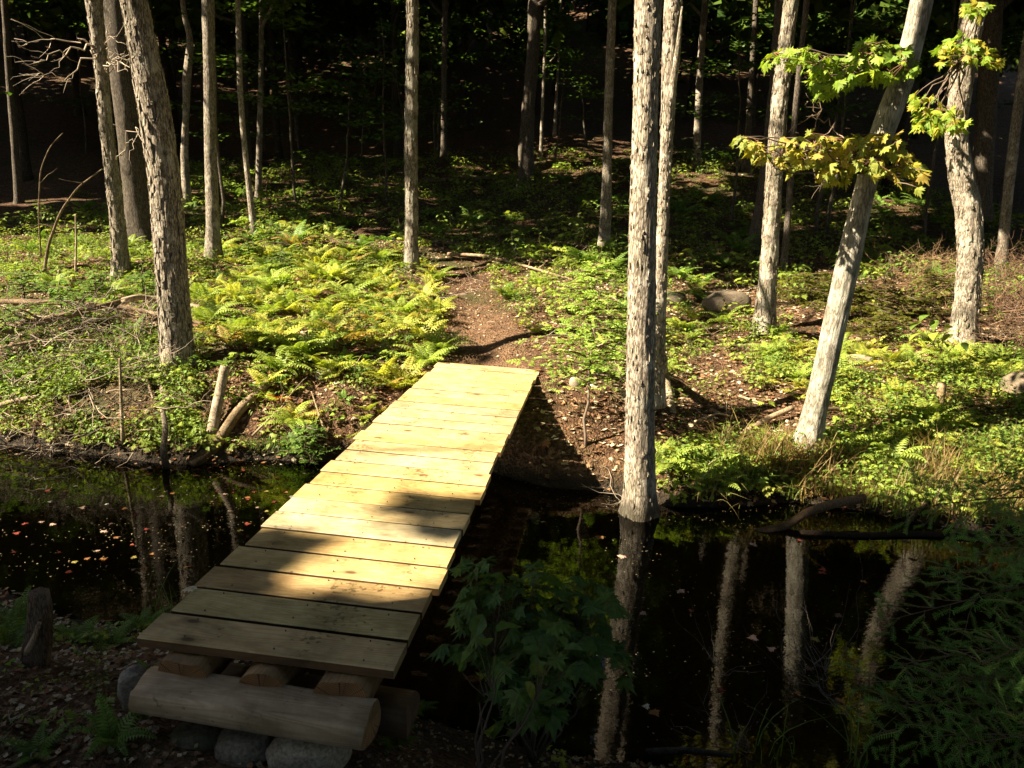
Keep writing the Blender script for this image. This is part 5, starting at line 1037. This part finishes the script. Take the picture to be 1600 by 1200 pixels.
for i, (px_, Y_, zf) in enumerate([((1500, 742), 3.0, 1.75), ((1545, 760), 2.6, 1.6), ((1415, 835), 2.75, 1.35), ((1450, 900), 2.5, 1.25), ((1372, 925), 2.45, 1.05), ((1400, 985), 2.2, .95), ((1368, 1040), 2.1, .8), ((1420, 1090), 2.0, .7), ((1400, 1165), 2.0, .6), ((1500, 860), 2.2, 1.3), ((1540, 990), 1.9, 1.1), ((1520, 1130), 1.85, .8), ((1560, 900), 2.9, 1.2), ((1480, 1020), 2.6, .85), ((1470, 1180), 2.3, .45)]): aim_bough(px_, Y_, zf, 100 + i)
for i in range(16):
    z = rh.uniform(1.2, 3.9); a = rh.uniform(-2.6, 1.2); o = link('bough', conifer_bough(rh.uniform(.5, .9), 200 + i, .4, .12, (1, 1.05, .9), 1.5, True).mesh('bough', M_leaf), hem); o.location = (0, 0, z); o.rotation_euler = (0, 0, a + math.pi * .0)

# ------------------------------------------------------------------ maple bush and the broad-leaved shrub in front
def leafy_bush(name, label, cat, base, targets, meshes, palette, size, seed, stems=5, tilt=.25, zone=None):
    r = np.random.default_rng(seed); root = empty(name, tuple(base)); tag(root, label, cat); base = np.array(base); sp = Soup(); T_ = np.array(targets)
    hubs = T_[r.choice(len(T_), min(stems, len(T_)), replace=False)] * .75 + base * .25; hubs[:, 2] = hubs[:, 2] + .02
    for h_ in hubs: sp.add(*tube(wander(base, h_, 9, .08, 0, int(r.integers(1e6))) - base, np.linspace(.006, .0025, 9), 5), (.06, .04, .025))
    for q in T_:
        h_ = hubs[np.argmin(np.linalg.norm(hubs - q, axis=1))]; sp.add(*tube(wander(h_ * .9 + base * .1 * 1, q, 5, .08, 0, int(r.integers(1e6))) - base, np.array([.0022, .0018, .0015, .0012, .001]), 3), (.09, .06, .03))
        out = q - base; out[2] = 0; out /= np.linalg.norm(out) + 1e-6; out = out + r.normal(0, .55, 3) * [1, 1, 0]; out[2] = -tilt * r.uniform(-.8, 2.6)
        o = link('leaf', meshes[r.integers(0, len(meshes))], root); o.location = tuple(q - base); o.rotation_euler = dir_euler(out, r.normal(0, .3)); s2 = r.uniform(*size); o.scale = (s2 * 1.05, s2, s2); c = np.array(palette[r.integers(0, len(palette))]) * r.uniform(.85, 1.15); o.color = (*c, 1)
    V, Tt, C = sp.arrays(); link('stem', mesh_tris('stem', V, Tt, C, M_twig, True), root); return root
r9 = np.random.default_rng(9); tg = []
BUSH = [(720, 880), (760, 868), (800, 905), (850, 868), (890, 900), (945, 905), (955, 950), (940, 990), (985, 1025), (970, 1060), (930, 1030), (900, 1060), (870, 1110), (800, 1120), (770, 1050), (720, 1020), (695, 1005), (725, 940)]
while len(tg) < 285:
    x, y = r9.uniform(690, 990), r9.uniform(865, 1125)
    if inpoly(np.array([x]), np.array([y]), BUSH)[0]: tg.append(at_y(x, y, 2.75 - (y - 870) / 260 * .45 + r9.normal(0, .09)))
leafy_bush('maple_bush', 'dark green young maple bush in shade in front of the pond', 'maple bush', (.12, 2.50, .12), tg, ML, [(.065, .125, .022), (.075, .14, .025), (.055, .11, .02), (.09, .15, .025)], (.06, .095), 12, 14)
tg = [at_y(x, y, 2.2 + r9.normal(0, .05)) for x, y in ((742, 995), (760, 1010), (775, 988), (735, 1022), (815, 1015), (845, 985), (872, 995), (880, 1015), (828, 1045), (800, 1055), (795, 1035), (820, 1065), (800, 1085), (835, 1090), (722, 1050), (748, 1052), (778, 1130), (770, 1155), (820, 1115), (845, 1120), (762, 1140), (790, 1150))]
leafy_bush('broadleaf_shrub', 'small shrub with pale green oval leaves in front of the maple bush', 'shrub', (-.06, 2.12, .25), tg, OL, [(.10, .17, .03), (.13, .20, .03), (.17, .20, .03), (.08, .14, .03)], (.06, .095), 14, 5, tilt=.5)
# broad round leaves on the right bank
tg = [at_y(x, y, 6.9 + r9.normal(0, .06)) for x, y in ((1438, 505), (1450, 492), (1462, 520), (1478, 535), (1490, 522), (1505, 535), (1440, 520), (1462, 500), (1484, 508))]
leafy_bush('broadleaf_shrub', 'low shrub with large round leaves below the S-bend trunk', 'shrub', gp(1470, 560), tg, OL, [(.17, .25, .04), (.30, .32, .05), (.13, .20, .04)], (.10, .15), 15, 3)

# ------------------------------------------------------------------ leaves floating on the pond, a few on the near bank
FL = [mesh_tris('floating_leaf', *maple_template(fold=f), M_dry) for f in (.04, .14)]
FC = {'red': (.20, .04, .025), 'orange': (.25, .11, .035), 'pale pink': (.34, .22, .17), 'yellow': (.25, .20, .05), 'brown': (.10, .06, .035), 'whitish': (.42, .38, .31)}
def floaters(poly, n, side, seed, size=(.028, .06)):
    r = np.random.default_rng(seed); k = 0
    while k < n:
        x = r.uniform(-4.5, 3.6); y = r.uniform(2.4, 6.2)
        if H(np.array(x), np.array(y)) > -.03: continue
        px, py = project(np.array([x, y, 0.0]))
        if not inpoly(np.array([px]), np.array([py]), poly)[0]: continue
        cn = list(FC)[r.choice(6, p=[.26, .2, .16, .1, .16, .12])]; o = link('floating_leaf', FL[r.integers(0, 2)]); o.location = (x, y, .005); s_ = r.uniform(*size); o.scale = (s_, s_, s_ * .8); o.rotation_euler = (r.normal(0, .06), r.normal(0, .06), r.uniform(0, 6.28)); o.color = (*np.array(FC[cn]) * r.uniform(.8, 1.15), 1)
        tag(o, '%s maple leaf floating on the pond %s of the bridge' % (cn, side), 'leaf', '%s leaves floating %s of the bridge' % (cn, side)); k += 1
floaters([(-10, 700), (500, 725), (440, 800), (300, 900), (-10, 900)], 95, 'left', 3, (.018, .043))
floaters([(780, 800), (1440, 830), (1400, 1100), (1000, 1130), (990, 900), (760, 850)], 24, 'right', 4, (.03, .055))
sp = Soup(); r = np.random.default_rng(5); x = r.uniform(-4.5, 3.6, 6000); y = r.uniform(2.4, 6.2, 6000); cl = fbm(x, y, 2.2, 1.1, 3); m = (H(x, y) < -.02) & (cl > .5); x, y = x[m], y[m]; k = len(x)
sp.scatter((np.array([[-.5, -.3, 0], [.5, -.2, 0], [.1, .5, 0.]]), np.array([[0, 1, 2]]), np.ones((1, 3))), rotz(r.uniform(0, 6.28, k)) * r.uniform(.004, .013, k)[:, None, None], np.stack([x, y, x * 0 + .004], 1), np.array([.34, .27, .16]) * r.uniform(.3, 1.2, (k, 1)))
tag(link('floating_debris', sp.mesh('floating_debris', M_dry)), 'specks of seeds and leaf bits floating on the pond', 'debris', kind='stuff')
for (x, y, c, s_, lab) in ((362, 1188, (.30, .09, .04), .075, 'curled rusty maple leaf on the near bank between the stones'), (428, 1148, (.26, .08, .04), .035, 'small red-brown leaf behind the middle stone'), (298, 912, (.55, .45, .30), .06, 'pale curled leaf at the left edge of the third board')):
    q = at_z(x, y, .64) if y < 950 else gp(x, y); o = link('fallen_leaf', FL[1]); o.location = (q[0], q[1], q[2] + .03 if y > 950 else .63); o.scale = (s_,) * 3; o.rotation_euler = (.2, .1, 1.0 + x); o.color = (*c, 1); tag(o, lab, 'leaf')

# ------------------------------------------------------------------ understory foliage in the dark woods
ru = np.random.default_rng(77)
for i in range(24):
    Y = ru.uniform(14, 28); x = ru.uniform(-.70, .72) * Y; z = float(H(np.array(x), np.array(Y))); h = ru.uniform(2.5, 6.5)
    root = empty('understory_tree', (x, Y, z)); wl_ = wood_place(x, Y, z); tag(root, '%s dark young tree %s' % ('tall' if h > 4.5 else 'low', wl_), 'young tree', 'young trees in the dark woods ' + wl_)
    w = wander((0, 0, -.1), (ru.normal(0, .3), ru.normal(0, .3), h), 10, .018, 0, int(ru.integers(1e6))); link('trunk', mesh_tris('trunk', *tube(w, np.linspace(.035, .008, 10), 6), None, M_bark_d, True), root)
    sp = Soup()
    for k in range(9):
        t_ = ru.uniform(.35, 1.0); p_ = np.array([np.interp(t_, np.linspace(0, 1, 10), w[:, q]) for q in range(3)]); a = ru.uniform(0, 6.28); l = ru.uniform(.7, 1.9); n = 80
        u = ru.random(n); P = p_ + np.outer(u * l, [math.cos(a), math.sin(a), .05]) + ru.normal(0, 1, (n, 3)) * np.array([.30, .30, .07]) * (u[:, None] + .2)
        M = (rotz(ru.uniform(0, 6.28, n)) @ rotx(ru.normal(0, .45, n))) * ru.uniform(.08, .14, n)[:, None, None]; sp.scatter(LIT[0], M, P, np.array([.06, .11, .02]) * ru.uniform(.7, 1.4, (n, 1)))
    link('crown', sp.mesh('crown', M_leaf), root)

# ------------------------------------------------------------------ crowns, with the gaps the sun comes through
gd = gap.copy()
for di in (-2, -1, 0, 1, 2):
    for dj in (-2, -1, 0, 1, 2):
        if abs(di) + abs(dj) < 4: gd = np.maximum(gd, np.roll(np.roll(gap, di, 0), dj, 1) * (.98 if abs(di) + abs(dj) < 2 else .8))
GAPD = gd
CARDS = []; cover = np.zeros((GN, GN), np.float32)
for n_, (root, Q_, ht, cr_, lv_, mt) in enumerate(TREES):
    CARDS.append(finish_tree(root, Q_, ht, cr_, lv_, np.random.default_rng(500 + n_), mt))
    if CARDS[-1] is None: CARDS[-1] = (np.zeros((0, 3)), np.zeros((0, 3, 3)))
    i, j = uvidx(CARDS[-1][0])
    for di, dj in ((0, 0), (1, 0), (-1, 0), (0, 1), (0, -1)):
        a, b_ = i + di, j + dj; ok = (a >= 0) & (a < GN) & (b_ >= 0) & (b_ < GN); np.add.at(cover, (a[ok], b_[ok]), 1)
# extra leaf sprays added to the crowns to shade woods, deck and hemlock
DKM = np.zeros((GN, GN), bool); i, j = uvidx(DK); DKM[i, j] = True; DKM &= gap < .2; DLM = np.zeros((GN, GN), bool); i, j = uvidx(DP[dl > 0]); DLM[i, j] = True
for _ in range(2): DLM = DLM | np.roll(DLM, 1, 0) | np.roll(DLM, -1, 0) | np.roll(DLM, 1, 1) | np.roll(DLM, -1, 1)
DKM &= ~DLM; need = np.zeros((GN, GN), bool)
gx3, gy3 = np.meshgrid(np.arange(-22, 24, .07), np.arange(1.6, 40, .07), indexing='ij'); P3 = np.stack([gx3, gy3, H(gx3, gy3, False)], -1).reshape(-1, 3); px3, py3 = project(P3)
m3 = (px3 > -250) & (px3 < 1800) & (py3 > -60) & (py3 < 1260); P3 = P3[m3]
HP = np.array([at_y(x_, y_, Y_) for x_ in range(1350, 1640, 14) for y_ in range(730, 1210, 14) for Y_ in (2.0, 2.4, 2.8)])
for Pq in (P3, P3 + [0, 0, 1.2], P3 + [0, 0, 2.5], DK, HP): i, j = uvidx(Pq); ok = (i >= 0) & (i < GN) & (j >= 0) & (j < GN); need[i[ok], j[ok]] = True
need &= ((GAPD < .03) | DKM) & (cover < 6) & ~DLM; I_, J_ = np.nonzero(need); rc = np.random.default_rng(99); p_add = (6 - cover[I_, J_]) / 5.0; m_ = rc.random(len(I_)) < p_add; I_, J_ = I_[m_], J_[m_]
TX = np.array([[t_[1][-1, 0], t_[1][-1, 1]] for t_ in TREES]); extra = [[] for _ in TREES]
best = np.full(len(I_), 1e9); bp = np.zeros((len(I_), 3)); bt = np.zeros(len(I_), int)
base_uv = ((I_ - GN // 2 + .5) * CELL)[:, None] * SU + ((J_ - GN // 2 + .5) * CELL)[:, None] * SV
for zz in (7.2, 8.2, 9.3, 10.4, 11.5):
    zq = zz + rc.uniform(-.5, .5, len(I_)); P = base_uv + S * ((zq - base_uv[:, 2]) / S[2])[:, None]; d = np.full(len(P), 1e9); k_ = np.zeros(len(P), int)
    for t_ in range(len(TX)):
        dd = np.hypot(P[:, 0] - TX[t_, 0], P[:, 1] - TX[t_, 1]); m_ = dd < d; d[m_] = dd[m_]; k_[m_] = t_
    e = np.hypot((P[:, 0] - .4) / 3.6, (P[:, 1] - 1.0) / 2.6); d = d + (e < 1) * 6; m_ = d < best; best[m_] = d[m_]; bp[m_] = P[m_]; bt[m_] = k_[m_]
ok = best < 6.0; bp, bt = bp[ok], bt[ok]; print('extra sprays', len(bp), 'left open', (~ok).sum())
for n_, (root, Q_, ht, cr_, lv_, mt) in enumerate(TREES):
    P, M = CARDS[n_]; E_ = bp[bt == n_]; k = len(E_); rng = np.random.default_rng(900 + n_)
    if k:
        M2 = rotz(rng.uniform(0, 6.28, k)) @ rotx(rng.normal(0, .6, k)) @ roty(rng.normal(-.3, .5, k)) * rng.uniform(.30, .42, k)[:, None, None]; P = np.concatenate([P, E_]); M = np.concatenate([M, M2])
    if len(P) == 0: continue
    sp = Soup(); sp.scatter(CARD, M, P - np.array(root.location), GREENS[rng.integers(0, 5, len(P))] * rng.uniform(.7, 1.25, (len(P), 1))); link('crown', sp.mesh('crown', M_canopy), root)
print('objects', len(bpy.data.objects))
